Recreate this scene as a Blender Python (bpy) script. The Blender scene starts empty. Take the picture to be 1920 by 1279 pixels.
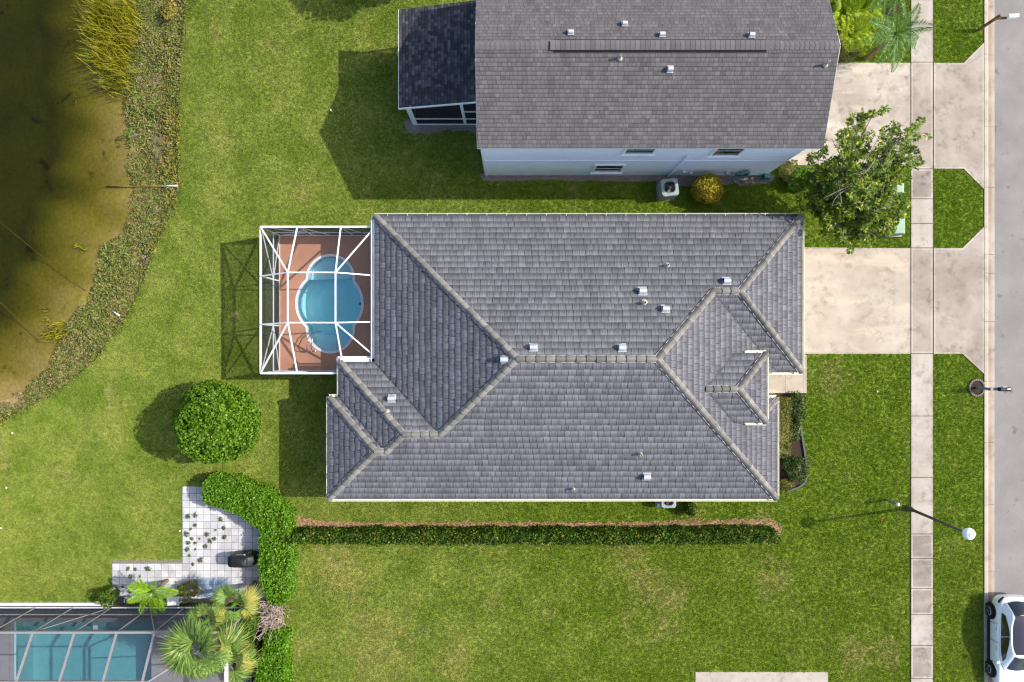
import bpy, math, random
import numpy as np
from mathutils import Vector, Matrix, Euler
random.seed(11)
RNG = np.random.default_rng(7)
scene = bpy.context.scene
COL = scene.collection
R = math.radians

# ------------------------------------------------------------------ camera, world, sun, exposure
H = 36.0                       # the camera hangs 36 m above the lawn, looking straight down
S = 36.0                       # photograph pixels per metre at lawn level
cam_d = bpy.data.cameras.new('camera')
cam_d.sensor_width = 36.0
cam_d.lens = 36.0 * (S * H) / 1920.0
cam_d.clip_start = 0.5
cam_d.clip_end = 2000
cam = bpy.data.objects.new('camera', cam_d)
COL.objects.link(cam)
cam.location = (0, 0, H)
scene.camera = cam

SUN = Vector((1.0957, 0.1543, 1.0)).normalized()      # towards the sun
SUN_EL = math.asin(SUN.z)
SUN_AZ = math.atan2(SUN.x, SUN.y)
world = bpy.data.worlds.new('World')
scene.world = world
world.use_nodes = True
wn = world.node_tree
bg = wn.nodes['Background']
sky = wn.nodes.new('ShaderNodeTexSky')
sky.sky_type = 'NISHITA'
sky.sun_disc = False
sky.sun_elevation = SUN_EL
sky.sun_rotation = SUN_AZ
sky.air_density = 0.8
sky.dust_density = 2.0
sky.ozone_density = 0.6
wn.links.new(sky.outputs[0], bg.inputs[0])
bg.inputs[1].default_value = 0.15
sun_d = bpy.data.lights.new('sun', 'SUN')
sun_d.energy = 2.95
sun_d.angle = R(0.5)
sun_d.color = (1.0, 0.955, 0.88)
sun_o = bpy.data.objects.new('sun', sun_d)
COL.objects.link(sun_o)
sun_o.rotation_euler = SUN.to_track_quat('Z', 'Y').to_euler()
sun_o.location = (30, 4, 40)

scene.view_settings.view_transform = 'Standard'
scene.view_settings.look = 'None'
scene.view_settings.exposure = 0.90
scene.view_settings.gamma = 1.0
scene.view_settings.use_curve_mapping = False
scene.render.engine = 'CYCLES'
scene.cycles.max_bounces = 8
scene.cycles.transparent_max_bounces = 24
scene.cycles.use_denoising = True
scene.cycles.denoiser = 'OPENIMAGEDENOISE'
scene.cycles.denoising_input_passes = 'RGB_ALBEDO_NORMAL'
scene.cycles.denoising_prefilter = 'NONE'
scene.cycles.use_adaptive_sampling = False
scene.cycles.sample_clamp_indirect = 3.0
scene.cycles.filter_width = 1.3


# ------------------------------------------------------------------ measuring helpers
def g(px, py, z=0.0):
    """world point at height z that the photograph shows at pixel (px, py)"""
    k = (H - z) / H
    return ((px - 960.0) / S * k, (639.5 - py) / S * k, z)


def g2(px, py, z=0.0):
    return g(px, py, z)[:2]


def hit(px, py, pl):
    """pixel ray against the roof plane z = c + gx*X + gy*Y"""
    c, gx, gy = pl
    X0 = (px - 960.0) / S
    Y0 = (639.5 - py) / S
    q = gx * X0 + gy * Y0
    z = (c + q) / (1 + q / H)
    return g(px, py, z)


# ------------------------------------------------------------------ object helpers
ORI = {}


class MB:
    """collects faces for one mesh, in world (or local) coordinates"""

    def __init__(self):
        self.v, self.f, self.uv, self.t = [], [], [], []

    def add(self, verts, faces):
        o = len(self.v)
        self.v += [tuple(p) for p in verts]
        self.f += [tuple(i + o for i in f) for f in faces]

    def quad(self, a, b, c, d):
        self.add([a, b, c, d], [(0, 1, 2, 3)])

    def poly(self, pts):
        self.add(pts, [tuple(range(len(pts)))])

    def box(self, c, s, rz=0.0, rot=None):
        hx, hy, hz = s[0] / 2, s[1] / 2, s[2] / 2
        m = rot if rot is not None else Matrix.Rotation(rz, 3, 'Z')
        vs = []
        for dz in (-hz, hz):
            for dx, dy in ((-hx, -hy), (hx, -hy), (hx, hy), (-hx, hy)):
                p = m @ Vector((dx, dy, dz))
                vs.append((c[0] + p.x, c[1] + p.y, c[2] + p.z))
        self.add(vs, [(0, 3, 2, 1), (4, 5, 6, 7), (0, 1, 5, 4), (1, 2, 6, 5), (2, 3, 7, 6), (3, 0, 4, 7)])

    def box2(self, p0, p1):
        self.box([(p0[i] + p1[i]) / 2 for i in range(3)], [abs(p1[i] - p0[i]) for i in range(3)])

    def bar(self, a, b, w, h=None):
        """square bar from a to b"""
        a, b = Vector(a), Vector(b)
        d = b - a
        L = d.length
        if L < 1e-6:
            return
        h = h or w
        z = d / L
        up = Vector((0, 0, 1)) if abs(z.z) < 0.95 else Vector((1, 0, 0))
        x = z.cross(up).normalized()
        y = x.cross(z).normalized()
        m = Matrix((x, z, y)).transposed()
        self.box((a + b) / 2, (w, L, h), rot=m)

    def tube(self, pts, rad, n=8, cap=True):
        pts = [Vector(p) for p in pts]
        rs = rad if isinstance(rad, (list, tuple)) else [rad] * len(pts)
        rings = []
        x = None
        for i, p in enumerate(pts):
            d = (pts[min(i + 1, len(pts) - 1)] - pts[max(i - 1, 0)]).normalized()
            if x is None:
                up = Vector((0, 0, 1)) if abs(d.z) < 0.9 else Vector((1, 0, 0))
                x = d.cross(up).normalized()
            else:
                x = (x - d * x.dot(d)).normalized()
            y = d.cross(x)
            rings.append([p + (x * math.cos(2 * math.pi * k / n) + y * math.sin(2 * math.pi * k / n)) * rs[i] for k in range(n)])
        vs = [q for r_ in rings for q in r_]
        fs = []
        for i in range(len(rings) - 1):
            for k in range(n):
                k2 = (k + 1) % n
                fs.append((i * n + k, i * n + k2, (i + 1) * n + k2, (i + 1) * n + k))
        if cap:
            fs.append(tuple(range(n))[::-1])
            fs.append(tuple((len(rings) - 1) * n + k for k in range(n)))
        self.add(vs, fs)

    def lathe(self, c, prof, n=20, axis='Z'):
        vs, fs = [], []
        for (r_, z) in prof:
            for k in range(n):
                a = 2 * math.pi * k / n
                p = (r_ * math.cos(a), r_ * math.sin(a), z)
                if axis == 'X':
                    p = (p[2], p[0], p[1])
                elif axis == 'Y':
                    p = (p[0], p[2], p[1])
                vs.append((c[0] + p[0], c[1] + p[1], c[2] + p[2]))
        for i in range(len(prof) - 1):
            for k in range(n):
                k2 = (k + 1) % n
                fs.append((i * n + k, i * n + k2, (i + 1) * n + k2, (i + 1) * n + k))
        fs.append(tuple(range(n))[::-1])
        fs.append(tuple((len(prof) - 1) * n + k for k in range(n)))
        self.add(vs, fs)

    def prism(self, pts2, z0, z1):
        n = len(pts2)
        area = sum(pts2[i][0] * pts2[(i + 1) % n][1] - pts2[(i + 1) % n][0] * pts2[i][1] for i in range(n))
        if area < 0:
            pts2 = pts2[::-1]
        vs = [(p[0], p[1], z0) for p in pts2] + [(p[0], p[1], z1) for p in pts2]
        fs = [tuple(range(n))[::-1], tuple(range(n, 2 * n))]
        for i in range(n):
            j = (i + 1) % n
            fs.append((i, j, n + j, n + i))
        self.add(vs, fs)


def raw_object(name, mesh, parent):
    o = bpy.data.objects.new(name, mesh)
    COL.objects.link(o)
    if parent is not None:
        o.parent = parent
    return o


def build(name, mb, mat, parent=None, smooth=False, kind=None, label=None, cat=None, group=None, bevel=0.0, origin=None, subsurf=0):
    org = ORI.get(parent.name, Vector((0, 0, 0))) if parent is not None else Vector(origin or (0, 0, 0))
    me = bpy.data.meshes.new(name)
    vs = mb.v if (org.length == 0) else [(p[0] - org.x, p[1] - org.y, p[2] - org.z) for p in mb.v]
    me.from_pydata(vs, [], mb.f)
    if mb.uv:
        uvl = me.uv_layers.new(name='UVMap')
        uvl.data.foreach_set('uv', [c for p in mb.uv for c in p])
    if mb.t:
        at = me.attributes.new('tint', 'FLOAT', 'FACE')
        at.data.foreach_set('value', mb.t)
    for m in (mat if isinstance(mat, (list, tuple)) else [mat]):
        me.materials.append(m)
    if smooth:
        me.shade_smooth()
    me.update()
    o = raw_object(name, me, parent)
    if parent is None:
        o.location = org
    ORI[o.name] = org
    if bevel:
        b = o.modifiers.new('bevel', 'BEVEL')
        b.width = bevel
        b.segments = 2
        b.limit_method = 'ANGLE'
    if subsurf:
        s = o.modifiers.new('sub', 'SUBSURF')
        s.levels = s.render_levels = subsurf
    props(o, label, cat, group, kind)
    return o


def props(o, label=None, cat=None, group=None, kind=None):
    if label:
        o['label'] = label
    if cat:
        o['category'] = cat
    if group:
        o['group'] = group
    if kind:
        o['kind'] = kind
    return o


def thing(name, label, cat, loc=(0, 0, 0), group=None, kind=None):
    o = bpy.data.objects.new(name, None)
    COL.objects.link(o)
    o.location = loc
    o.empty_display_size = 0.2
    ORI[o.name] = Vector(loc)
    return props(o, label, cat, group, kind)


def mesh_np(name, V, F, mat, parent=None, origin=None, smooth=False, **kw):
    """fast mesh from numpy arrays, F is (n,3) or (n,4)"""
    org = ORI.get(parent.name, Vector((0, 0, 0))) if parent is not None else Vector(origin or (0, 0, 0))
    me = bpy.data.meshes.new(name)
    V = np.asarray(V, dtype=np.float32) - np.array(org, dtype=np.float32)
    F = np.asarray(F, dtype=np.int32)
    n, k = F.shape
    me.vertices.add(len(V))
    me.vertices.foreach_set('co', V.ravel())
    me.loops.add(n * k)
    me.loops.foreach_set('vertex_index', F.ravel())
    me.polygons.add(n)
    me.polygons.foreach_set('loop_start', np.arange(0, n * k, k, dtype=np.int32))
    me.polygons.foreach_set('loop_total', np.full(n, k, dtype=np.int32))
    me.update(calc_edges=True)
    for m in (mat if isinstance(mat, (list, tuple)) else [mat]):
        me.materials.append(m)
    if smooth:
        me.shade_smooth()
    o = raw_object(name, me, parent)
    if parent is None:
        o.location = org
    ORI[o.name] = org
    props(o, kw.get('label'), kw.get('cat'), kw.get('group'), kw.get('kind'))
    return o


def lumps(P, freq, seed):
    """cheap smooth noise, about -1..1, for an (n,d) array"""
    r_ = np.random.default_rng(seed)
    out = np.zeros(len(P))
    for k in range(7):
        w = r_.normal(size=P.shape[1]) * freq
        out += np.sin(P @ w + r_.uniform(0, 6.28))
    return out / 3.0


def leaf_mesh(P, N, size, spread=0.8, seed=1, width=0.34, szvar=0.35, fold=0.12, up=0.0):
    """one folded four-cornered leaf per point; returns vertices and quads"""
    r_ = np.random.default_rng(seed)
    n = len(P)
    T = r_.normal(size=(n, 3))
    NN = N + r_.normal(size=(n, 3)) * spread
    NN[:, 2] += up
    NN /= np.linalg.norm(NN, axis=1, keepdims=True) + 1e-9
    T -= NN * np.sum(T * NN, axis=1, keepdims=True)
    T /= np.linalg.norm(T, axis=1, keepdims=True) + 1e-9
    Wd = np.cross(NN, T)
    L = (size * (1 + r_.uniform(-szvar, szvar, n)))[:, None]
    a = P - T * L * 0.5
    c = P + T * L * 0.5 - NN * L * 0.1
    b = P + Wd * L * width + NN * L * fold
    d = P - Wd * L * width + NN * L * fold
    V = np.stack([a, b, c, d], axis=1).reshape(-1, 3)
    F = np.arange(4 * n).reshape(-1, 4)
    return V, F

# ------------------------------------------------------------------ materials
def lin(c):
    c /= 255.0
    return c / 12.92 if c <= 0.04045 else ((c + 0.055) / 1.055) ** 2.4


def C(r_, g_, b_, k=1.0):
    return (lin(r_) * k, lin(g_) * k, lin(b_) * k, 1.0)


class Mat:
    def __init__(self, name):
        self.m = bpy.data.materials.new(name)
        self.m.use_nodes = True
        self.t = self.m.node_tree
        for n in list(self.t.nodes):
            self.t.nodes.remove(n)
        self.out = self.t.nodes.new('ShaderNodeOutputMaterial')

    def n(self, typ, ins=None, **pr):
        nd = self.t.nodes.new(typ)
        for k, v in pr.items():
            setattr(nd, k, v)
        for k, v in (ins or {}).items():
            s = nd.inputs[k]
            if isinstance(v, bpy.types.NodeSocket):
                self.t.links.new(v, s)
            else:
                s.default_value = v
        return nd

    def pos(self):
        return self.n('ShaderNodeNewGeometry').outputs['Position']

    def noise(self, scale, detail=3.0, rough=0.55, vec=None, dist=0.0):
        nd = self.n('ShaderNodeTexNoise', {'Scale': scale, 'Detail': detail, 'Roughness': rough, 'Distortion': dist})
        self.t.links.new(vec if vec is not None else self.pos(), nd.inputs['Vector'])
        return nd.outputs['Fac']

    def rng(self, v, a, b, c=0.0, d=1.0, smooth=False):
        nd = self.n('ShaderNodeMapRange', {'Value': v, 'From Min': a, 'From Max': b, 'To Min': c, 'To Max': d})
        if smooth:
            nd.interpolation_type = 'SMOOTHSTEP'
        return nd.outputs['Result']

    def mix(self, f, a, b, mode='MIX'):
        nd = self.n('ShaderNodeMix', data_type='RGBA', blend_type=mode)
        for s, v in ((nd.inputs[0], f), (nd.inputs[6], a), (nd.inputs[7], b)):
            if isinstance(v, bpy.types.NodeSocket):
                self.t.links.new(v, s)
            else:
                s.default_value = v
        return nd.outputs[2]

    def math(self, op, a, b=0.0, c=0.0):
        nd = self.n('ShaderNodeMath', operation=op)
        for s, v in zip(nd.inputs, (a, b, c)):
            if isinstance(v, bpy.types.NodeSocket):
                self.t.links.new(v, s)
            else:
                s.default_value = v
        return nd.outputs[0]

    def val(self, col, f):
        """multiply a colour by a scalar socket"""
        nd = self.n('ShaderNodeVectorMath', operation='SCALE')
        if isinstance(col, bpy.types.NodeSocket):
            self.t.links.new(col, nd.inputs[0])
        else:
            nd.inputs[0].default_value = col[:3]
        self.t.links.new(f, nd.inputs[3])
        return nd.outputs[0]

    def sep(self, v):
        nd = self.n('ShaderNodeSeparateXYZ')
        self.t.links.new(v, nd.inputs[0])
        return nd.outputs

    def bump(self, h, strength=0.4, dist=0.02):
        return self.n('ShaderNodeBump', {'Height': h, 'Strength': strength, 'Distance': dist}).outputs[0]

    def bsdf(self, col, rough=0.8, metal=0.0, spec=0.3, normal=None, **kw):
        ins = {'Base Color': col, 'Roughness': rough, 'Metallic': metal, 'Specular IOR Level': spec}
        ins.update(kw)
        if normal is not None:
            ins['Normal'] = normal
        return self.n('ShaderNodeBsdfPrincipled', ins).outputs[0]

    def end(self, shader, volume=None):
        self.t.links.new(shader, self.out.inputs['Surface'])
        if volume is not None:
            self.t.links.new(volume, self.out.inputs['Volume'])
        return self.m


def simple(name, col, rough=0.6, metal=0.0, spec=0.4, var=0.12, nscale=6.0, bump=0.0):
    m = Mat(name)
    f = m.rng(m.noise(nscale, 4), 0.3, 0.7, 1 - var, 1 + var)
    c = m.val(col, f)
    nrm = m.bump(m.noise(nscale * 8, 3), bump, 0.01) if bump else None
    return m.end(m.bsdf(c, rough, metal, spec, nrm))


def grass_colour(m):
    p = m.pos()
    xs = m.sep(p)
    big = m.noise(0.10, 3, 0.6, p)
    mid = m.noise(0.55, 4, 0.6, p)
    sml = m.noise(3.2, 4, 0.65, p)
    fin = m.noise(16, 3, 0.7, p)
    # back yard: paler yellow green; front yards: saturated mid green
    back = m.mix(m.rng(mid, 0.35, 0.66), C(116, 137, 50, .95), C(146, 156, 72, .95))
    front = m.mix(m.rng(mid, 0.3, 0.7), C(104, 130, 34, .95), C(124, 144, 48, .95))
    side = m.mix(m.rng(mid, 0.35, 0.66), C(112, 132, 38, .95), C(138, 148, 60, .95))
    fx = m.math('ADD', xs[0], m.math('MULTIPLY', m.math('SUBTRACT', big, 0.5), 14))
    south = m.rng(xs[1], -11.2, -8.8, 1, 0, True)
    wb = m.rng(fx, -9, 7, 0, 1, True)
    c = m.mix(wb, back, m.mix(m.math('MULTIPLY', south, 0.45), front, side))
    # dry straw patches
    dry = m.math('MULTIPLY', m.rng(m.noise(0.42, 5, 0.62, p, 0.4), 0.56, 0.72, 0, 1, True), m.rng(sml, 0.4, 0.62, 0.1, 0.75))
    c = m.mix(m.math('MULTIPLY', dry, m.rng(xs[0], 8, 20, 0.85, 0.45)), c, C(178, 164, 108, .95))
    # worn dry places
    for k, (px, py, rad) in enumerate(((1232, 1108, 2.6), (1262, 1128, 1.3), (1455, 1085, 1.8), (1562, 700, 1.6), (640, 1082, 2.4), (720, 1215, 3.2), (1180, 1050, 2.0), (860, 1235, 2.0), (1600, 1230, 1.8), (620, 1040, 1.6), (1660, 1225, 1.4))):
        cx_, cy_ = (px - 960) / S, (639.5 - py) / S
        dst = m.n('ShaderNodeVectorMath', {1: (cx_, cy_, 0)}, operation='DISTANCE')
        m.t.links.new(p, dst.inputs[0])
        dd = m.math('ADD', dst.outputs['Value'], m.math('MULTIPLY', m.math('SUBTRACT', m.noise(1.1, 5, 0.65, p, 0.8), 0.5), rad * 2.6))
        f_ = m.math('MULTIPLY', m.rng(dd, rad * .15, rad * .75, .42, 0, True), m.rng(sml, .35, .6, .35, 1))
        c = m.mix(f_, c, C(176, 160, 104, .95))
    # lusher darker clumps
    lush = m.rng(m.noise(0.8, 4, 0.6, p, 0.6), 0.58, 0.78, 0, 0.34, True)
    c = m.mix(lush, c, C(84, 116, 34, .9))
    f = m.math('MULTIPLY', m.rng(sml, 0.25, 0.75, 0.86, 1.14), m.rng(fin, 0.25, 0.75, 0.72, 1.3))
    return m.val(c, f)


def make_grass():
    m = Mat('turf')
    c = grass_colour(m)
    h = m.noise(38, 3, 0.75)
    dk = m.val(c, m.rng(h, 0.25, 0.75, 0.66, 1.2))
    return m.end(m.bsdf(dk, 0.9, 0, 0.1, m.bump(h, 0.7, 0.05)))


def make_blade():
    m = Mat('grass_blade')
    c = grass_colour(m)
    oi = m.n('ShaderNodeNewGeometry').outputs['Random Per Island']
    c = m.val(c, m.rng(oi, 0, 1, 0.9, 1.5))
    ob = m.n('ShaderNodeObjectInfo').outputs['Random']
    c = m.mix(m.rng(m.math('FRACT', m.math('MULTIPLY', ob, 17.3)), 0.6, 1, 0, 0.8), c, m.mix(1.0, c, (1.22, 1.10, 1.5, 1), 'MULTIPLY'))
    c = m.val(c, m.rng(ob, 0, 1, 0.80, 1.22))
    d = m.n('ShaderNodeBsdfDiffuse', {'Color': c}).outputs[0]
    t = m.n('ShaderNodeBsdfTranslucent', {'Color': c}).outputs[0]
    return m.end(m.n('ShaderNodeMixShader', {0: 0.3, 1: d, 2: t}).outputs[0])


def leafmat(name, c1, c2, c3=None, f3=0.1, trans=0.3, rough=0.52, spec=0.26):
    """foliage: leaf-to-leaf colour differences, some light through the leaf"""
    m = Mat(name)
    rnd = m.n('ShaderNodeNewGeometry').outputs['Random Per Island']
    c = m.mix(rnd, c1, c2)
    if c3 is not None:
        r2 = m.math('FRACT', m.math('MULTIPLY', rnd, 37.7))
        patch = m.rng(m.noise(0.9, 3), 0.4, 0.65, 0.2, 1.8)
        lim = m.math('MULTIPLY', patch, f3)
        c = m.mix(m.math('LESS_THAN', r2, lim), c, c3)
    c = m.val(c, m.rng(m.noise(2.2, 3), 0.3, 0.7, 0.85, 1.15))
    b = m.bsdf(c, rough, 0, spec)
    t = m.n('ShaderNodeBsdfTranslucent', {'Color': c}).outputs[0]
    return m.end(m.n('ShaderNodeMixShader', {0: trans, 1: b, 2: t}).outputs[0])


def make_tile(name, dark, light, warm, edge=0.0, wear=0.55, lines=0.0):
    """v runs 0..1 from the butt to the head of each piece: dirt streaks gather towards the butt"""
    m = Mat(name)
    uv = m.n('ShaderNodeUVMap').outputs[0]
    u, v, _ = m.sep(uv)
    tint = m.n('ShaderNodeAttribute', attribute_name='tint').outputs['Fac']
    def streaks(su, sv, det):
        cb = m.n('ShaderNodeCombineXYZ')
        m.t.links.new(m.math('MULTIPLY', u, su), cb.inputs[0])
        m.t.links.new(m.math('MULTIPLY', v, sv), cb.inputs[1])
        m.t.links.new(m.math('MULTIPLY', tint, 60.0), cb.inputs[2])
        return m.noise(1.0, det, 0.6, cb.outputs[0])
    s1, s2 = streaks(20, .35, 3), streaks(55, .8, 2)
    c = m.mix(tint, dark, light)
    big = m.noise(0.5, 5, 0.6)
    c = m.mix(m.rng(big, 0.45, 0.7, 0, 0.35), c, warm)
    edge_ = m.math('ADD', v, m.math('MULTIPLY', m.math('SUBTRACT', s1, 0.5), 1.5))
    dirt = m.rng(edge_, 0.05, 0.85, 1, 0, True)
    f = m.math('MULTIPLY', m.rng(dirt, 0, 1, 1.0 + wear * .5, 1.0 - wear * .55), m.rng(s2, 0.25, 0.75, 0.86, 1.15))
    st = m.n('ShaderNodeMapping', {'Vector': m.pos(), 'Scale': (2.2, .35, 1)}).outputs[0]
    f = m.math('MULTIPLY', f, m.rng(m.noise(1.0, 4, 0.6, st), 0.3, 0.7, 0.88, 1.08))
    f = m.math('MULTIPLY', f, m.rng(m.noise(9, 3, 0.6), 0.68, 0.8, 1.0, 1.25))
    if lines:
        f = m.math('MULTIPLY', f, m.rng(v, 0.06, 0.2, 1 - lines, 1))  # dark line along the butt: shade of the thin edge painted into the colour
    c = m.val(c, f)
    h = m.math('ADD', s1, m.math('MULTIPLY', m.noise(40, 3), 0.5))
    return m.end(m.bsdf(c, 0.85, 0, 0.25, m.bump(h, 0.3, 0.01)))


def make_concrete(name, a, b, dirt, amount=0.5, warm=None):
    m = Mat(name)
    n1 = m.noise(0.45, 5, 0.6, None, 0.8)
    n2 = m.noise(2.6, 5, 0.65)
    n3 = m.noise(60, 2, 0.6)
    c = m.mix(m.rng(n1, 0.35, 0.65), a, b)
    if warm is not None:
        p = m.pos()
        st = m.n('ShaderNodeMapping', {'Vector': p, 'Scale': (0.28, 1.3, 1)}).outputs[0]
        c = m.mix(m.rng(m.noise(1.0, 4, 0.6, st), 0.5, 0.68, 0, 0.6, True), c, warm)
    d = m.math('MULTIPLY', m.rng(n2, 0.47, 0.75, 0, amount), m.rng(m.noise(0.9, 3), 0.38, 0.62))
    c = m.mix(d, c, dirt)
    c = m.val(c, m.rng(n3, 0.25, 0.75, 0.9, 1.1))
    spots = m.rng(m.noise(7, 2, 0.5), 0.7, 0.78, 1, 0.75)
    c = m.val(c, spots)
    return m.end(m.bsdf(c, 0.88, 0, 0.2, m.bump(n3, 0.15, 0.01)))


def make_screen(name, dens=0.27, col=(0.012, 0.012, 0.012, 1)):
    """insect mesh: the more slanting the ray, the more thread it meets"""
    m = Mat(name)
    gm = m.n('ShaderNodeNewGeometry')
    dt = m.n('ShaderNodeVectorMath', operation='DOT_PRODUCT')
    m.t.links.new(gm.outputs['Normal'], dt.inputs[0])
    m.t.links.new(gm.outputs['Incoming'], dt.inputs[1])
    co = m.math('MAXIMUM', m.math('ABSOLUTE', dt.outputs['Value']), 0.06)
    tr = m.math('POWER', 1.0 - dens, m.math('DIVIDE', 1.0, co))
    d = m.n('ShaderNodeBsdfDiffuse', {'Color': col}).outputs[0]
    t = m.n('ShaderNodeBsdfTransparent').outputs[0]
    return m.end(m.n('ShaderNodeMixShader', {0: tr, 1: d, 2: t}).outputs[0])


def make_water(name, sigma, ripple=6.0, rough=0.02, bstr=0.05, scatter=None):
    m = Mat(name)
    nrm = m.bump(m.noise(ripple, 3, 0.5), bstr, 0.05)
    fr = m.n('ShaderNodeFresnel', {'IOR': 1.33, 'Normal': nrm}).outputs[0]
    gl = m.n('ShaderNodeBsdfGlossy', {'Roughness': rough, 'Normal': nrm}).outputs[0]
    tr = m.n('ShaderNodeBsdfTransparent').outputs[0]
    s = m.n('ShaderNodeMixShader', {0: fr, 1: tr, 2: gl}).outputs[0]
    dens = max(sigma)
    col = tuple(1 - x / dens for x in sigma) + (1,)
    v = m.n('ShaderNodeVolumeAbsorption', {'Color': col, 'Density': dens}).outputs[0]
    return m.end(s, v)


M = {}
M['turf'] = make_grass()
M['blade'] = make_blade()
M['tile'] = make_tile('slate_grey_roof_tile', C(89, 89, 94, .82), C(123, 123, 128, .82), C(116, 115, 116, .8), 0, .68)
M['ridge'] = make_tile('weathered_ridge_tile', C(106, 103, 98, .9), C(140, 136, 128, .9), C(128, 122, 112, .9), 0, .25)
M['deck'] = simple('roof_underlay', C(70, 70, 78, .7), 0.9)
M['shingle'] = make_tile('brown_grey_shingle', C(94, 90, 90, .8), C(118, 114, 114, .8), C(108, 105, 106, .8), 0, .12, .4)
M['shingle_dark'] = make_tile('dark_porch_shingle', C(54, 53, 58, .8), C(104, 102, 106, .8), C(84, 82, 84, .8), 0, .12, .4)
M['white'] = simple('white_paint', C(236, 238, 238, .95), 0.45, 0, 0.4, 0.05, 2.0)
M['cream'] = simple('cream_gutter', C(226, 224, 206, .95), 0.5, 0, 0.4, 0.08, 3.0)
M['stucco'] = simple('pale_stucco', C(232, 238, 244, .98), 0.85, 0, 0.2, 0.04, 1.2)
M['stucco_b'] = simple('cream_stucco', C(214, 208, 194, .9), 0.85, 0, 0.2, 0.06, 1.2, 0.15)
M['drive'] = make_concrete('driveway_concrete', C(196, 184, 166, .84), C(180, 166, 148, .84), C(132, 119, 100, .8), 0.8, C(210, 192, 166, .88))
M['drive_n'] = make_concrete('stained_driveway_concrete', C(192, 181, 166, .84), C(164, 152, 138, .84), C(114, 105, 94, .8), 0.95, C(206, 193, 176, .86))
M['apron'] = make_concrete('apron_concrete', C(180, 168, 154, .84), C(154, 142, 128, .84), C(114, 104, 91, .8), 0.9)
M['walk'] = make_concrete('sidewalk_concrete', C(194, 184, 172, .84), C(176, 164, 151, .84), C(124, 113, 98, .8), 0.8)
M['walk_old'] = make_concrete('mildewed_sidewalk_concrete', C(162, 150, 138, .84), C(138, 127, 117, .84), C(100, 92, 83, .8), 0.9, C(182, 169, 154, .85))
M['kerb'] = make_concrete('kerb_concrete', C(196, 185, 168, .84), C(178, 164, 146, .84), C(126, 112, 95, .8), 0.7)
M['gutter_pan'] = make_concrete('stained_gutter_concrete', C(178, 162, 144, .84), C(150, 134, 118, .84), C(110, 98, 86, .8), 0.8)
M['paver'] = None
M['mulch_dark'] = simple('dark_mulch', C(72, 58, 50, .8), 0.95, 0, 0.1, 0.5, 30, 0.9)
M['mulch_red'] = simple('red_brown_pine_mulch', C(156, 124, 96, .85), 0.95, 0, 0.1, 0.75, 11, 0.9)
M['gravel'] = simple('grey_gravel', C(140, 130, 124, .8), 0.95, 0, 0.1, 0.55, 26, 0.9)
M['edging'] = simple('dark_plastic_edging', C(84, 88, 92, .85), .6, 0, .3, .15, 6)
M['valley'] = simple('valley_flashing_metal', C(74, 74, 80, .8), .6, .2, .3, .2, 5)
M['black'] = simple('black_plastic', C(34, 33, 36, .9), 0.5, 0, 0.4, 0.2, 6)
M['rubber'] = simple('tyre_rubber', C(28, 28, 28, .9), 0.75, 0, 0.3, 0.1, 6)
M['galv'] = simple('galvanised_metal', C(192, 196, 202, .92), 0.42, 0.25, 0.5, 0.1, 4)
M['alu'] = simple('bright_aluminium', C(205, 206, 210, .95), 0.3, 0.9, 0.5, 0.08, 8)
M['lead'] = simple('vent_pipe_flashing', C(186, 178, 160, .9), 0.7, 0.1, 0.3, 0.15, 12)
M['dark_glass'] = simple('dark_window_glass', C(26, 30, 36, .9), 0.06, 0, 0.6, 0.05, 1)
M['screen'] = make_screen('insect_screen', 0.17, (.03, .03, .032, 1))
M['screen_old'] = make_screen('weathered_insect_screen', 0.24, (.09, .09, .095, 1))
M['screen_wall'] = make_screen('wall_insect_screen', 0.30, (.06, .06, .064, 1))
M['screen_dark'] = make_screen('dark_porch_screen', 0.42)
M['bark'] = simple('grey_bark', C(136, 124, 112, .8), 0.9, 0, 0.1, 0.35, 14, 0.8)
M['palm_bark'] = simple('palm_bark', C(132, 112, 92, .8), 0.9, 0, 0.1, 0.35, 12, 0.8)
M['wood'] = simple('weathered_brown_post', C(126, 92, 62, .85), 0.8, 0, 0.2, 0.3, 12, 0.4)
M['green_box'] = simple('pale_green_cabinet_paint', C(136, 164, 138, .9), 0.5, 0, 0.4, 0.08, 3)
M['ac'] = simple('grey_green_condenser_paint', C(150, 164, 164, .9), 0.55, 0, 0.4, 0.1, 4)
M['car'] = simple('white_car_paint', C(236, 238, 240, .95), 0.18, 0, 0.6, 0.02, 1)
M['lampwhite'] = simple('white_globe_plastic', C(240, 244, 250, .97), 0.3, 0, 0.5, 0.03, 2)
M['pole'] = simple('dark_bronze_pole', C(92, 88, 78, .85), 0.5, 0.2, 0.4, 0.12, 6)
M['greypost'] = simple('grey_post', C(124, 134, 138, .85), 0.55, 0.1, 0.4, 0.12, 6)
M['teal'] = simple('teal_hose_rubber', C(46, 118, 112, .9), 0.5, 0, 0.4, 0.1, 6)
M['orange'] = simple('orange_flag_plastic', C(236, 140, 60, .95), 0.6, 0, 0.3, 0.1, 6)
M['yellowpipe'] = simple('algae_stained_pipe', C(132, 108, 44, .9), 0.7, 0, 0.3, 0.25, 6)

# asphalt
m = Mat('road_asphalt')
n1, n2 = m.noise(0.5, 5, 0.6), m.noise(45, 2, 0.7)
c = m.mix(m.rng(n1, 0.35, 0.65), C(138, 133, 129, .82), C(153, 147, 142, .82))
c = m.mix(m.rng(m.noise(1.4, 3, 0.6), 0.64, 0.72, 0, 0.8), c, C(112, 107, 104, .8))
c = m.val(c, m.rng(n2, 0.25, 0.75, 0.82, 1.18))
M['asphalt'] = m.end(m.bsdf(c, 0.92, 0, 0.2, m.bump(n2, 0.3, 0.01)))

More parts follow.
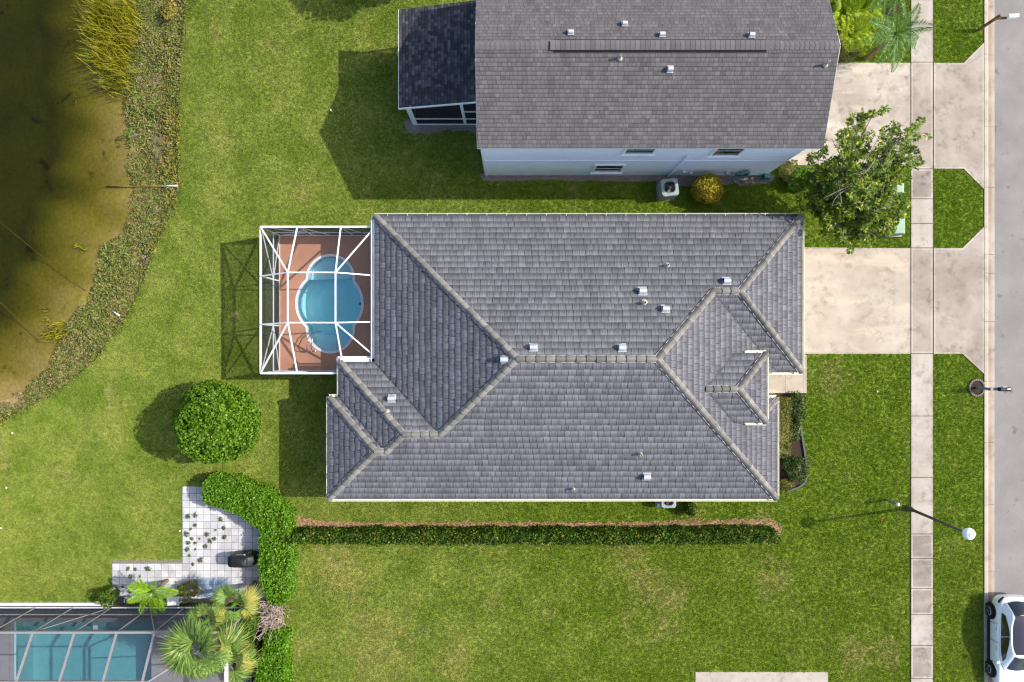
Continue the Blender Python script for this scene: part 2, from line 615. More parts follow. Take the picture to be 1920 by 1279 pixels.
# paver: light grey concrete blocks, each a little different
m = Mat('pale_concrete_paver')
ri = m.n('ShaderNodeObjectInfo').outputs['Random']
c = m.mix(ri, C(184, 184, 186, .86), C(218, 216, 214, .86))
c = m.mix(m.rng(m.noise(0.9, 5, 0.65), 0.46, 0.66, 0, 0.75), c, C(166, 162, 162, .85))
c = m.val(c, m.rng(m.noise(40, 2), 0.3, 0.7, 0.9, 1.1))
M['paver'] = m.end(m.bsdf(c, 0.85, 0, 0.2, m.bump(m.noise(40, 2), 0.2, 0.01)))

# pool deck, terracotta tinted cool-deck
m = Mat('terracotta_pool_deck')
c = m.mix(m.rng(m.noise(0.7, 5, 0.6), 0.35, 0.65), C(206, 152, 122, .95), C(186, 136, 112, .95))
c = m.val(c, m.rng(m.noise(30, 3, 0.7), 0.25, 0.75, 0.85, 1.12))
M['pooldeck'] = m.end(m.bsdf(c, 0.85, 0, 0.2, m.bump(m.noise(30, 3), 0.25, 0.01)))
M['deck_grey'] = simple('grey_pool_deck', C(150, 146, 150, .8), 0.85, 0, 0.2, 0.12, 1.5, 0.2)
M['pool_shell'] = simple('aqua_pool_plaster', C(196, 240, 250, .98), 0.7, 0, 0.2, 0.05, 1.5)
M['pool_shell_b'] = simple('teal_pool_plaster', C(150, 196, 202, .92), 0.7, 0, 0.2, 0.05, 1.5)
M['pool_water'] = make_water('clear_pool_water', (0.24, 0.03, 0.015), 2.0, 0.02, 0.015)
M['pond_water'] = make_water('tannin_pond_water', (0.74, 0.64, 1.8), 1.2, 0.06, 0.03)

# marsh soil and pond bed
m = Mat('pond_bank_soil')
p = m.pos()
z = m.sep(p)[2]
n1 = m.noise(0.55, 5, 0.62, p, 0.7)
n2 = m.noise(5, 4, 0.65, p)
bed = m.mix(m.rng(n1, 0.35, 0.65), C(176, 152, 104, .95), C(162, 148, 66, .95))
bed = m.mix(m.rng(m.noise(0.9, 4, 0.6, p, 0.5), 0.6, 0.72, 0, 0.75, True), bed, C(96, 92, 46, .8))
mud = m.mix(m.rng(n1, 0.4, 0.6), C(124, 108, 82, .85), C(104, 100, 62, .85))
c = m.mix(m.rng(z, -0.64, -0.52, 0, 1, True), bed, mud)
c = m.val(c, m.rng(n2, 0.25, 0.75, 0.75, 1.25))
M['bank'] = m.end(m.bsdf(c, 0.95, 0, 0.1, m.bump(n2, 0.6, 0.06)))

# foliage
M['lf_ball'] = leafmat('glossy_round_shrub_leaf', C(66, 108, 10, .95), C(124, 162, 38, .95), C(150, 160, 80), 0.06, 0.32)
M['lf_hedge_l'] = leafmat('bright_hedge_leaf', C(70, 122, 12, .95), C(124, 166, 40, .95), C(160, 180, 90), 0.05, 0.32)
M['lf_hedge_d'] = leafmat('dark_hedge_leaf', C(46, 76, 16, .92), C(94, 122, 36, .92), C(146, 140, 50), 0.08, 0.28, 0.6, 0.2)
M['lf_tree'] = leafmat('broad_tree_leaf', C(72, 102, 18, .95), C(132, 154, 46, .95), C(206, 198, 44), 0.06, 0.32)
M['lf_yellow'] = leafmat('variegated_yellow_leaf', C(150, 150, 30, .95), C(196, 184, 60, .95), C(170, 96, 60), 0.15, 0.3)
M['lf_olive'] = leafmat('olive_shrub_leaf', C(96, 106, 40, .9), C(132, 132, 62, .9), C(150, 120, 60), 0.12, 0.28)
M['lf_bed'] = leafmat('bed_shrub_leaf', C(60, 90, 34, .92), C(98, 124, 62, .92), C(150, 150, 110), 0.08, 0.28)
M['lf_green'] = leafmat('fresh_green_leaf', C(70, 122, 24, .92), C(106, 150, 46, .92), None, 0, 0.3)
M['lf_marsh'] = leafmat('marsh_weed_leaf', C(106, 118, 48, .95), C(138, 142, 74, .95), C(150, 128, 88), 0.18, 0.2)
M['lf_marsh_y'] = leafmat('yellow_marsh_weed_leaf', C(120, 122, 30, .95), C(160, 148, 48, .95), C(170, 128, 60), 0.2, 0.2)
M['lf_reed'] = leafmat('yellow_green_reed', C(124, 130, 20, .95), C(178, 172, 48, .95), C(160, 140, 70), 0.15, 0.25)
M['lf_dead'] = leafmat('dead_hedge_twig', C(168, 150, 138, .95), C(204, 188, 174, .95), None, 0, 0.1)
M['lf_palm'] = leafmat('queen_palm_leaflet', C(70, 112, 44, .92), C(112, 148, 78, .92), C(150, 170, 120), 0.1, 0.25)
M['lf_fan'] = leafmat('fan_palm_segment', C(78, 112, 38, .92), C(134, 158, 76, .92), C(160, 164, 80), 0.05, 0.25)
M['lf_fan_y'] = leafmat('yellowing_fan_palm_segment', C(122, 142, 58, .95), C(168, 166, 84, .95), C(206, 166, 76), 0.22, 0.25)
M['lf_lime'] = leafmat('lime_palm_leaflet', C(128, 160, 14, .95), C(176, 196, 40, .95), C(196, 176, 60), 0.1, 0.35)
M['lf_young'] = leafmat('young_palm_leaflet', C(110, 160, 14, .95), C(158, 190, 40, .95), None, 0, 0.35)
M['lf_weed'] = leafmat('weed_leaf', C(84, 104, 62, .92), C(120, 134, 92, .92), None, 0, 0.2)

M['lf_fan_tip'] = M['lf_fan_y']
M['edge'] = make_concrete('tooled_concrete_edge', C(194, 183, 168, .85), C(168, 155, 141, .85), C(120, 109, 96, .8), 0.9)
M['soil'] = simple('dark_joint_soil', C(74, 66, 56, .8), .95, 0, .1, .3, 12, .5)
M['mortar'] = simple('pale_mortar', C(178, 175, 170, .9), .85, 0, .2, .25, 12, .3)

# ------------------------------------------------------------------ terrain
def poly_px(pts, z=0.0):
    return np.array([g2(a, b, z) for a, b in pts])


BANK = poly_px([(352, -400), (345, -40), (345, 0), (339, 60), (334, 120), (332, 200), (330, 300), (331, 340), (324, 385),
                (300, 430), (287, 462), (262, 530), (236, 590), (204, 632), (176, 672), (140, 704), (92, 742), (42, 768), (0, 792), (-120, 850), (-500, 980), (-1500, 1300)])
SHORE = poly_px([(230, -400), (215, -40), (218, 0), (222, 60), (224, 120), (226, 190), (236, 235), (232, 300), (243, 345), (234, 400), (224, 438),
                 (182, 462), (168, 535), (158, 560), (118, 606), (92, 650), (86, 690), (42, 722), (0, 742), (-120, 790), (-500, 900), (-1500, 1200)])


def seg_dist(P, L):
    d = np.full(len(P), 1e9)
    for a, b in zip(L[:-1], L[1:]):
        ab = b - a
        t = np.clip(((P - a) @ ab) / (ab @ ab), 0, 1)
        q = a + t[:, None] * ab
        d = np.minimum(d, np.hypot(*(P - q).T))
    return d


def inside(P, poly):
    poly = np.asarray(poly)
    x, y = P[:, 0], P[:, 1]
    r_ = np.zeros(len(P), bool)
    n = len(poly)
    for i in range(n):
        x0, y0 = poly[i]
        x1, y1 = poly[(i + 1) % n]
        if y0 == y1:
            continue
        c_ = ((y0 > y) != (y1 > y)) & (x < (x1 - x0) * (y - y0) / (y1 - y0) + x0)
        r_ ^= c_
    return r_


def sdist(P, L):
    """signed distance, positive on the pond side"""
    poly = np.vstack([L, [[-400, L[-1][1]], [-400, L[0][1]]]])
    d = seg_dist(P, L)
    return np.where(inside(P, poly), d, -d)


WATER = -0.60


def terrain(P):
    P = np.asarray(P, float)
    dB = sdist(P, BANK) + 0.10 * lumps(P, 2.2, 5) * 0.4
    dS = sdist(P, SHORE) + 0.34 * lumps(P, 1.5, 9)
    lawn = -0.30 * np.clip(1 + dB / 6.0, 0, 1) ** 2
    t = np.clip(dB / np.maximum(dB - dS, 0.05), 0, 1)
    marsh = -0.44 - 0.15 * t + 0.035 * lumps(P, 4.0, 21)
    dep = np.clip(dS, 0, 5.4)
    bed = WATER - 0.03 - 0.115 * dep - 0.022 * dep ** 2 + 0.07 * lumps(P, 1.1, 33) * np.clip(dep / 2, 0, 1)
    z = np.where(dB < 0, lawn, np.where(dS < 0, marsh, np.minimum(bed, WATER + 0.02)))
    # tiny unevenness of the lawns
    near = np.clip(-dB / 2, 0, 1)
    z = z + near * 0.012 * lumps(P, 0.8, 3) - near * 0.014
    road = P[:, 0] > 24.59
    z = np.where(road & (dB < 0), -0.32, z)
    return z


def zg(x, y):
    return float(terrain(np.array([[x, y]]))[0])


DECK = (-12.11, -1.56, -6.85, 5.52)          # main pool deck x0,y0,x1,y1
POOL2 = (-25.9, -20.9, -18.75, -14.6)        # neighbouring pool basin
DECK2 = (-34.0, -24.0, -13.55, -13.98)

xs = list(np.arange(-30, 27.01, 0.3)) + [24.56, 24.60, DECK[0], DECK[2], POOL2[0], POOL2[2]]
xs = [x for x in xs if not any(0 < abs(x - k) < 0.025 for k in (24.56, 24.60, DECK[0], DECK[2], POOL2[0], POOL2[2]))]
xs = np.array(sorted(set(np.round(xs, 4))))
ys = list(np.arange(-21, 21.01, 0.3)) + [DECK[1], DECK[3], POOL2[1], POOL2[3]]
ys = [y for y in ys if not any(0 < abs(y - k) < 0.03 for k in (DECK[1], DECK[3], POOL2[1], POOL2[3]))]
ys = np.array(sorted(set(np.round(ys, 4))))
far = np.array([1.2, 3, 6, 11, 20, 36, 70, 140, 260])
xs = np.concatenate([xs[0] - far[::-1], xs, xs[-1] + far])
ys = np.concatenate([ys[0] - far[::-1], ys, ys[-1] + far])
GX, GY = np.meshgrid(xs, ys)
P = np.column_stack([GX.ravel(), GY.ravel()])
Z = terrain(P)
V = np.column_stack([P, Z])
nx, ny = len(xs), len(ys)
I = np.arange(nx * ny).reshape(ny, nx)
F = np.stack([I[:-1, :-1], I[:-1, 1:], I[1:, 1:], I[1:, :-1]], -1).reshape(-1, 4)
cen = P[F].mean(1)


def in_rect(Q, r_):
    return (Q[:, 0] > r_[0]) & (Q[:, 0] < r_[2]) & (Q[:, 1] > r_[1]) & (Q[:, 1] < r_[3])


keep = ~(in_rect(cen, DECK) | in_rect(cen, POOL2))
F, cen = F[keep], cen[keep]
ground = mesh_np('ground', V, F, [M['turf'], M['bank']], smooth=True, kind='structure', label='lawn covered ground sloping gently to the pond')
dBc = sdist(cen, BANK)
ground.data.polygons.foreach_set('material_index', (dBc > -0.06).astype(np.int32))

# pond water: a closed body whose underside lies below the bed
mb = MB()
mb.prism([(-16, -2), (-16, 60), (-120, 60), (-120, -40), (-70, -23), (-42, -12), (-26.5, -7)], -7.0, WATER)
pond = build('pond_water', mb, M['pond_water'], kind='structure', label='murky brown pond water deepening to dark green')

# ------------------------------------------------------------------ road, kerb, pavements
mb = MB()
mb.add([(25.19, -120, -0.10), (29.5, -120, -0.04), (33.8, -120, -0.10), (33.8, 120, -0.10), (29.5, 120, -0.04), (25.19, 120, -0.10)],
       [(0, 1, 4, 5), (1, 2, 3, 4)])
build('road', mb, M['asphalt'], kind='structure', label='grey asphalt street')

kerb = thing('kerb', 'pale concrete kerb with stained gutter along the street', None, (24.58, 0, 0), kind='structure')
KJ = [-900, -640, -380, -140, 10, 102, 237, 351, 477, 512, 603, 715, 830, 947, 1072, 1200, 1330, 1560, 1800, 2100]
for a, b in zip(KJ[:-1], KJ[1:]):
    ya, yb = g2(0, a)[1] - 0.008, g2(0, b)[1] + 0.008
    x0 = 24.575
    prof = [(x0, -0.3), (x0, 0.035), (x0 + 0.015, 0.045), (x0 + 0.15, 0.04), (x0 + 0.22, 0.0), (x0 + 0.27, -0.07), (x0 + 0.46, -0.09), (x0 + 0.62, -0.08), (x0 + 0.62, -0.3)]
    mb = MB()
    n = len(prof)
    mb.add([(p[0], ya, p[1]) for p in prof] + [(p[0], yb, p[1]) for p in prof],
           [(i, i + 1, n + i + 1, n + i) for i in range(n - 1)] + [tuple(range(n)), tuple(range(n, 2 * n))[::-1]])
    ks = build('kerb_stone', mb, [M['kerb'], M['gutter_pan']], kerb)
    ks.data.polygons[5].material_index = 1


def slab(parent, px, mat, z=0.03, gap=0.014, name='slab', label=None, world=False, thick=0.14, margin=True):
    pts = [Vector(p) for p in (px if world else [g2(*q) for q in px])]
    c_ = sum(pts, Vector((0, 0))) / len(pts)
    q = []
    n = len(pts)
    # inset each edge by the joint width
    area = sum(pts[i].x * pts[(i + 1) % n].y - pts[(i + 1) % n].x * pts[i].y for i in range(n))
    if area < 0:
        pts = pts[::-1]
    for i in range(n):
        p0, p1, p2 = pts[i - 1], pts[i], pts[(i + 1) % n]
        d1, d2 = (p1 - p0).normalized(), (p2 - p1).normalized()
        n1, n2 = Vector((-d1.y, d1.x)), Vector((-d2.y, d2.x))
        k = gap / max(0.3, 1 + n1.dot(n2))
        q.append(p1 + (n1 + n2) * k)
    mb = MB()
    inner = []
    for i in range(n):
        p0, p1, p2 = q[i - 1], q[i], q[(i + 1) % n]
        d1, d2 = (p1 - p0).normalized(), (p2 - p1).normalized()
        n1, n2 = Vector((-d1.y, d1.x)), Vector((-d2.y, d2.x))
        k = 0.085 / max(0.3, 1 + n1.dot(n2))
        inner.append(p1 + (n1 + n2) * k)
    mb.add([(p.x, p.y, z - thick) for p in q] + [(p.x, p.y, z) for p in q] + [(p.x, p.y, z) for p in inner],
           [tuple(2 * n + i for i in range(n))] + [(n + i, n + (i + 1) % n, 2 * n + (i + 1) % n, 2 * n + i) for i in range(n)] + [(i, (i + 1) % n, n + (i + 1) % n, n + i) for i in range(n)])
    o = build(name, mb, [mat, M['edge'] if margin else mat], parent, label=label)
    for i in range(1, n + 1):
        o.data.polygons[i].material_index = 1
    return o



def sub_base(parent, rects):
    mb = MB()
    for (a, b, c_, d) in rects:
        p0, p1 = g2(a, b), g2(c_, d)
        mb.box2((p0[0], p0[1], -.2), (p1[0], p1[1], 0.008))
    build('joint_soil', mb, M['soil'], parent)


sw = thing('sidewalk', 'straight concrete sidewalk of separate slabs beside the street', None, (21.3, 0, 0), kind='structure')
SJ = [(-1200, 0), (-900, 1), (-620, 0), (-340, 0), (-160, 1), (0, 0), (57, 0), (117, 2), (317, 1), (373, 0), (419, 0), (465, 2), (663, 0), (780, 0), (895, 0),
      (1001, 1), (1047, 1), (1103, 1), (1152, 0), (1210, 1), (1272, 0), (1400, 0), (1560, 1), (1760, 0), (2000, 0), (2300, 0)]
for (a, k), (b, _) in zip(SJ[:-1], SJ[1:]):
    slab(sw, [(1707.5, a), (1749, a), (1749, b), (1707.5, b)], [M['walk'], M['walk_old'], M['apron']][k], 0.03 + random.uniform(-.003, .003), 0.016)

sub_base(sw, [(1707, -1200, 1750, 2300)])
dw = thing('driveway', 'pinkish concrete driveway of the grey tiled house', None, (18, 2, 0), kind='structure')
slab(dw, [(1440, 463), (1706.8, 465), (1706.8, 664), (1440, 664)], M['drive'], 0.032)
slab(dw, [(1749.8, 465), (1804, 465), (1845, 424), (1845, 702), (1804, 664), (1749.8, 664)], M['apron'], 0.030)
sub_base(dw, [(1440, 464, 1707, 663), (1750, 466, 1806, 662)])
dn = thing('driveway', 'stained concrete driveway of the two storey house', None, (18, 12, 0), kind='structure')
slab(dn, [(1440, 117), (1706.8, 118), (1706.8, 312), (1440, 310)], M['drive_n'], 0.032)
slab(dn, [(1749.8, 118), (1806, 118), (1845, 79), (1845, 356), (1806, 317), (1749.8, 317)], M['apron'], 0.030)
sub_base(dn, [(1440, 118, 1707, 310), (1750, 119, 1806, 316)])
wk = thing('walkway', 'short concrete front walk between garage and garden bed', None, (14.5, -2, 0), kind='structure')
slab(wk, [(1400, 700), (1472, 700), (1472, 737), (1400, 737)], M['drive'], 0.034, 0.006, margin=False)
slab(wk, [(1472, 700), (1506, 700), (1506, 737), (1472, 737)], M['drive'], 0.034, 0.006, margin=False)
slab(wk, [(1506, 665), (1512, 665), (1512, 737), (1506, 737)], M['drive'], 0.033, 0.004, margin=False)
pd = thing('concrete_pad', 'pale concrete slab at the bottom edge of the open lawn', None, (13, -17.5, 0), kind='structure')
slab(pd, [(1304, 1260), (1552, 1260), (1552, 1330), (1304, 1330)], M['walk'], 0.02, 0.0, margin=False)


# ------------------------------------------------------------------ beds
def ragged(pts, amp, step=0.25, seed=3):
    r_ = np.random.default_rng(seed)
    out = []
    n = len(pts)
    for i in range(n):
        a, b = np.array(pts[i]), np.array(pts[(i + 1) % n])
        k = max(1, int(np.hypot(*(b - a)) / step))
        for j in range(k):
            p = a + (b - a) * j / k
            out.append(tuple(p + r_.normal(size=2) * amp))
    return out


def bed(name, px, mat, z=0.012, amp=0.05, label=None, seed=1, step=0.25):
    pts = ragged([g2(*q) for q in px], amp, step, seed)
    mb = MB()
    mb.prism(pts, z - 0.1, z)
    return build(name, mb, mat, kind='structure', label=label)


BED_FRONT = [(1436, 738), (1506, 738), (1499, 770), (1500, 800), (1507, 850), (1511, 895), (1500, 910), (1474, 918), (1440, 922)]
bed('front_mulch_bed', BED_FRONT, M['mulch_dark'], 0.016, 0.02, 'dark mulch garden bed by the front of the tiled house', 2)
BED_HEDGE = [(545, 966), (600, 976), (760, 980), (960, 978), (1150, 980), (1300, 975), (1440, 972), (1466, 985), (1462, 1016), (1300, 1018), (900, 1020), (545, 1014)]
bed('pine_mulch_strip', BED_HEDGE, M['mulch_red'], 0.012, 0.045, 'red brown mulch strip along the long hedge', 3, 0.1)
BED_GRAVEL = [(900, 326), (1232, 327), (1300, 326), (1460, 326), (1440, 345), (1380, 346), (1290, 350), (1235, 342), (1100, 339), (905, 339)]
bed('gravel_strip', BED_GRAVEL, M['gravel'], 0.012, 0.04, 'grey gravel strip at the foot of the pale wall', 4)
BED_LANAI = [(757, 226), (900, 226), (900, 256), (880, 246), (830, 244), (800, 252), (770, 250), (758, 240)]
bed('gravel_bed', BED_LANAI, M['gravel'], 0.012, 0.05, 'bare gravelly soil at the foot of the screened porch', 5)
BED_POOL = [(0, 1133), (210, 1131), (345, 1132), (470, 1118), (520, 1110), (530, 1279), (536, 1400), (430, 1400), (420, 1150), (0, 1143)]
bed('planting_bed', BED_POOL, M['mulch_dark'], 0.008, 0.03, 'dark planting bed round the palms beside the paver patio', 6)

LAWN_OUT = [np.array([g2(*q) for q in b_]) for b_ in (
    BED_FRONT, [(548, 980), (760, 985), (960, 983), (1150, 985), (1300, 981), (1440, 979), (1460, 988), (1458, 1012), (1300, 1014), (900, 1016), (548, 1010)], BED_GRAVEL, BED_LANAI, BED_POOL,
    [(1707.6, -2000), (1749, -2000), (1749, 4000), (1707.6, 4000)],
    [(1440, 463.5), (1708, 465.5), (1708, 663.5), (1512, 663.5), (1512, 737), (1400, 737)],
    [(1748, 465.5), (1804, 465.5), (1846, 424), (1846, 702), (1804, 663.5), (1748, 663.5)],
    [(1400, 117.5), (1708, 118.5), (1708, 311.5), (1400, 310)],
    [(1748, 118.5), (1806, 118.5), (1846, 79.5), (1846, 355.5), (1806, 316.5), (1748, 316.5)],
    [(1844.8, -3000), (3000, -3000), (3000, 5000), (1844.8, 5000)],
    [(1303, 1259), (1553, 1259), (1553, 1400), (1303, 1400)],
    [(344, 910), (500, 910), (545, 985), (500, 1130), (208, 1134), (208, 1048), (344, 1048)],
    [(-900, 1129), (480, 1129), (480, 2000), (-900, 2000)],
    [(488, 425), (700, 425), (700, 700), (488, 700)],
)] + [np.array([(DECK[0], DECK[1]), (DECK[2], DECK[1]), (DECK[2], DECK[3]), (DECK[0], DECK[3])]),
      np.array([(-8.0, -7.0), (12.4, -7.0), (13.3, 0), (13.3, 5.5), (-6.0, 5.5), (-8, -1)]),
      np.array([(-1.4, 8.7), (13.2, 8.7), (13.2, 16), (-1.4, 16)]), np.array([(-5.0, 11.3), (-1.4, 11.3), (-1.4, 15.6), (-5, 15.6)])]


def lawn_points(n, seed, xlim, ylim):
    r_ = np.random.default_rng(seed)
    st = n                                   # spacing of the jittered rows
    gx_, gy_ = np.meshgrid(np.arange(*xlim, st), np.arange(*ylim, st))
    Q = np.column_stack([gx_.ravel(), gy_.ravel()])
    Q += r_.uniform(-.55, .55, Q.shape) * st
    Q = Q[sdist(Q, BANK) < -0.02]
    for b_ in LAWN_OUT:
        Q = Q[~inside(Q, b_)]
    return Q


def instancer(name, pts, clumps, mat, kind_label, smin, smax, seed):
    """one stuff object: small clumps standing on the given points"""
    me = bpy.data.meshes.new(name)
    me.vertices.add(len(pts))
    me.vertices.foreach_set('co', np.asarray(pts, np.float32).ravel())
    me.update()
    o = raw_object(name, me, None)
    ng = bpy.data.node_groups.new(name + '_nodes', 'GeometryNodeTree')
    ng.interface.new_socket('Geometry', in_out='INPUT', socket_type='NodeSocketGeometry')
    ng.interface.new_socket('Geometry', in_out='OUTPUT', socket_type='NodeSocketGeometry')
    N_ = ng.nodes.new
    gi, go = N_('NodeGroupInput'), N_('NodeGroupOutput')
    m2p = N_('GeometryNodeMeshToPoints')
    iop = N_('GeometryNodeInstanceOnPoints')
    join = N_('GeometryNodeGeometryToInstance')
    for cl in clumps:
        oi = N_('GeometryNodeObjectInfo')
        oi.inputs['Object'].default_value = cl
        oi.inputs['As Instance'].default_value = True
        ng.links.new(oi.outputs['Geometry'], join.inputs[0])
    rv = N_('FunctionNodeRandomValue')
    rv.data_type = 'FLOAT_VECTOR'
    rv.inputs[0].default_value = (-0.12, -0.12, 0)
    rv.inputs[1].default_value = (0.12, 0.12, 6.283)
    rv.inputs['Seed'].default_value = seed
    rs = N_('FunctionNodeRandomValue')
    rs.data_type = 'FLOAT'
    rs.inputs[2].default_value = smin
    rs.inputs[3].default_value = smax
    rs.inputs['Seed'].default_value = seed + 1
    iop.inputs['Pick Instance'].default_value = True
    L = ng.links.new
    L(gi.outputs[0], m2p.inputs[0])
    L(m2p.outputs[0], iop.inputs['Points'])
    L(join.outputs[0], iop.inputs['Instance'])
    L(rv.outputs[0], iop.inputs['Rotation'])
    L(rs.outputs[1], iop.inputs['Scale'])
    L(iop.outputs[0], go.inputs[0])
    md = o.modifiers.new('scatter', 'NODES')
    md.node_group = ng
    props(o, kind_label, None, None, 'stuff')
    return o


def clump_mesh(seed, nb, rad, h, w, lean):
    r_ = np.random.default_rng(seed)
    V, F = [], []
    for i in range(nb):
        a, rr = r_.uniform(0, 6.28), rad * math.sqrt(r_.uniform())
        bx, by = rr * math.cos(a), rr * math.sin(a)
        la, ll = r_.uniform(0, 6.28), r_.uniform(0.2, 1) * lean
        hh = h * r_.uniform(0.55, 1.15)
        dx, dy = math.cos(la) * ll, math.sin(la) * ll
        sx, sy = -math.sin(la) * w, math.cos(la) * w
        o_ = len(V)
        V += [(bx - sx, by - sy, -0.01), (bx + sx, by + sy, -0.01), (bx + dx * .5 + sx * .8, by + dy * .5 + sy * .8, hh * .65), (bx + dx * .5 - sx * .8, by + dy * .5 - sy * .8, hh * .65),
              (bx + dx, by + dy, hh)]
        F += [(o_, o_ + 1, o_ + 2, o_ + 3), (o_ + 3, o_ + 2, o_ + 4)]
    me = bpy.data.meshes.new('grass_clump')
    me.from_pydata(V, [], F)
    return me


# grass: each clump is a template object kept out of the way under its own first point
def template(name, me, mat):
    me.materials.append(mat)
    o = bpy.data.objects.new(name, me)      # not linked: only the scatter uses it
    return o


clumps = [template('grass_clump', clump_mesh(40 + k, 30, 0.085, 0.055, 0.007, 0.04), M['blade']) for k in range(3)]
Q = lawn_points(0.1, 5, (-34, 24.56), (-26, 25))
gp = np.column_stack([Q, terrain(Q)])
instancer('grass', gp, clumps, M['blade'], 'short green lawn grass', 0.6, 1.25, 3)

# ------------------------------------------------------------------ roof tiling
def clip_poly(poly, a, b, c_):
    """keep a*x + b*y + c >= 0"""
    out = []
    n = len(poly)
    for i in range(n):
        p, q = poly[i], poly[(i + 1) % n]
        dp, dq = a * p[0] + b * p[1] + c_, a * q[0] + b * q[1] + c_
        if dp >= 0:
            out.append(p)
        if (dp >= 0) != (dq >= 0):
            t = dp / (dp - dq)
            out.append((p[0] + t * (q[0] - p[0]), p[1] + t * (q[1] - p[1])))
    return out


def area2(p):
    return 0.5 * abs(sum(p[i][0] * p[(i + 1) % len(p)][1] - p[(i + 1) % len(p)][0] * p[i][1] for i in range(len(p))))


class Plane:
    """roof slope: plan outline, eave reference, uphill direction, pitch, eave height"""

    def __init__(self, outline, ref, up, pitch, z0):
        self.outline, self.ref, self.up, self.p, self.z0 = outline, ref, up, pitch, z0
        self.u = (up[1], -up[0])
        L = math.sqrt(1 + pitch * pitch)
        self.n = Vector((-up[0] * pitch / L, -up[1] * pitch / L, 1 / L))
        self.cos = 1 / L

    def z(self, x, y):
        return self.z0 + self.p * ((x - self.ref[0]) * self.up[0] + (y - self.ref[1]) * self.up[1])

    def coef(self):
        gx, gy = self.p * self.up[0], self.p * self.up[1]
        return (self.z0 - gx * self.ref[0] - gy * self.ref[1], gx, gy)

    def ab(self, x, y):
        dx, dy = x - self.ref[0], y - self.ref[1]
        return (dx * self.u[0] + dy * self.u[1], dx * self.up[0] + dy * self.up[1])

    def at(self, a, b, h=0.0):
        x = self.ref[0] + a * self.u[0] + b * self.up[0]
        y = self.ref[1] + a * self.u[1] + b * self.up[1]
        return (x + self.n.x * h, y + self.n.y * h, self.z0 + self.p * b + self.n.z * h)


def tiles_for(pl, w, expo, butt, head, gap, jit, seed, skip=None, start=0.0, wvar=0.0, tint=None):
    """every tile of a slope as (verts, faces, uv, tint, plan area)"""
    r_ = random.Random(seed)
    reg = [pl.ab(*p) for p in pl.outline]
    bmax = max(p[1] for p in reg)
    amin, amax = min(p[0] for p in reg), max(p[0] for p in reg)
    e = expo * pl.cos
    row = 0
    b0 = start
    out = []
    while b0 < bmax - 0.02:
        band = clip_poly(clip_poly(reg, 0, 1, -b0), 0, -1, b0 + e + 0.03)
        if len(band) >= 3:
            x = amin - r_.uniform(0, w)
            while x < amax:
                ww = w * (1 + r_.uniform(-wvar, wvar))
                j = r_.uniform(-jit, jit)
                cell = clip_poly(clip_poly(clip_poly(band, 1, 0, -(x + gap / 2)), -1, 0, x + ww - gap / 2), 0, 1, -(b0 + max(j, -0.01 if row == 0 else j)))
                if len(cell) >= 3 and area2(cell) > 0.004:
                    cx = sum(p[0] for p in cell) / len(cell)
                    cy = sum(p[1] for p in cell) / len(cell)
                    P0 = pl.at(cx, cy)
                    if not (skip and skip(P0[0], P0[1])):
                        hb = butt * (1 + r_.uniform(-0.18, 0.25))
                        tw = r_.uniform(-0.004, 0.004)
                        top = [pl.at(a, b, head + (hb - head) * max(0, min(1, 1 - (b - b0 - j) / e)) + tw * (a - cx) / w) for a, b in cell]
                        bot = [pl.at(a, b, -0.004) for a, b in cell]
                        n = len(cell)
                        fs = [tuple(range(n))] + [(i, n + i, n + (i + 1) % n, (i + 1) % n) for i in range(n)]
                        su, sv = r_.uniform(0, 9), r_.uniform(0, 9)
                        uvs = [(p[0] + su, min(1, max(0, (p[1] - b0 - j) / e))) for p in cell]
                        fuv = list(uvs)
                        for i in range(n):
                            k = (i + 1) % n
                            fuv += [uvs[i], uvs[i], uvs[k], uvs[k]]
                        t_ = r_.random() if tint is None else tint(r_, P0)
                        size = area2(cell) * (H / (H - P0[2])) ** 2
                        out.append((top + bot, fs, fuv, t_, size))
                x += ww
        b0 += e
        row += 1
    return out


def tile_mb(items):
    mb = MB()
    for vs, fs, fuv, t_, _ in items:
        mb.add(vs, fs)
        mb.uv += fuv
        mb.t += [t_] * len(fs)
    return mb


def fix_normals(o):
    """tile outlines may run either way round: make the faces look outward"""
    import bmesh
    bm = bmesh.new()
    bm.from_mesh(o.data)
    bmesh.ops.recalc_face_normals(bm, faces=bm.faces)
    bm.to_mesh(o.data)
    bm.free()


def roof_deck(planes, name, mat, parent):
    mb = MB()
    for pl in planes:
        mb.poly([(x, y, pl.z(x, y)) for x, y in pl.outline])
    return build(name, mb, mat, parent)


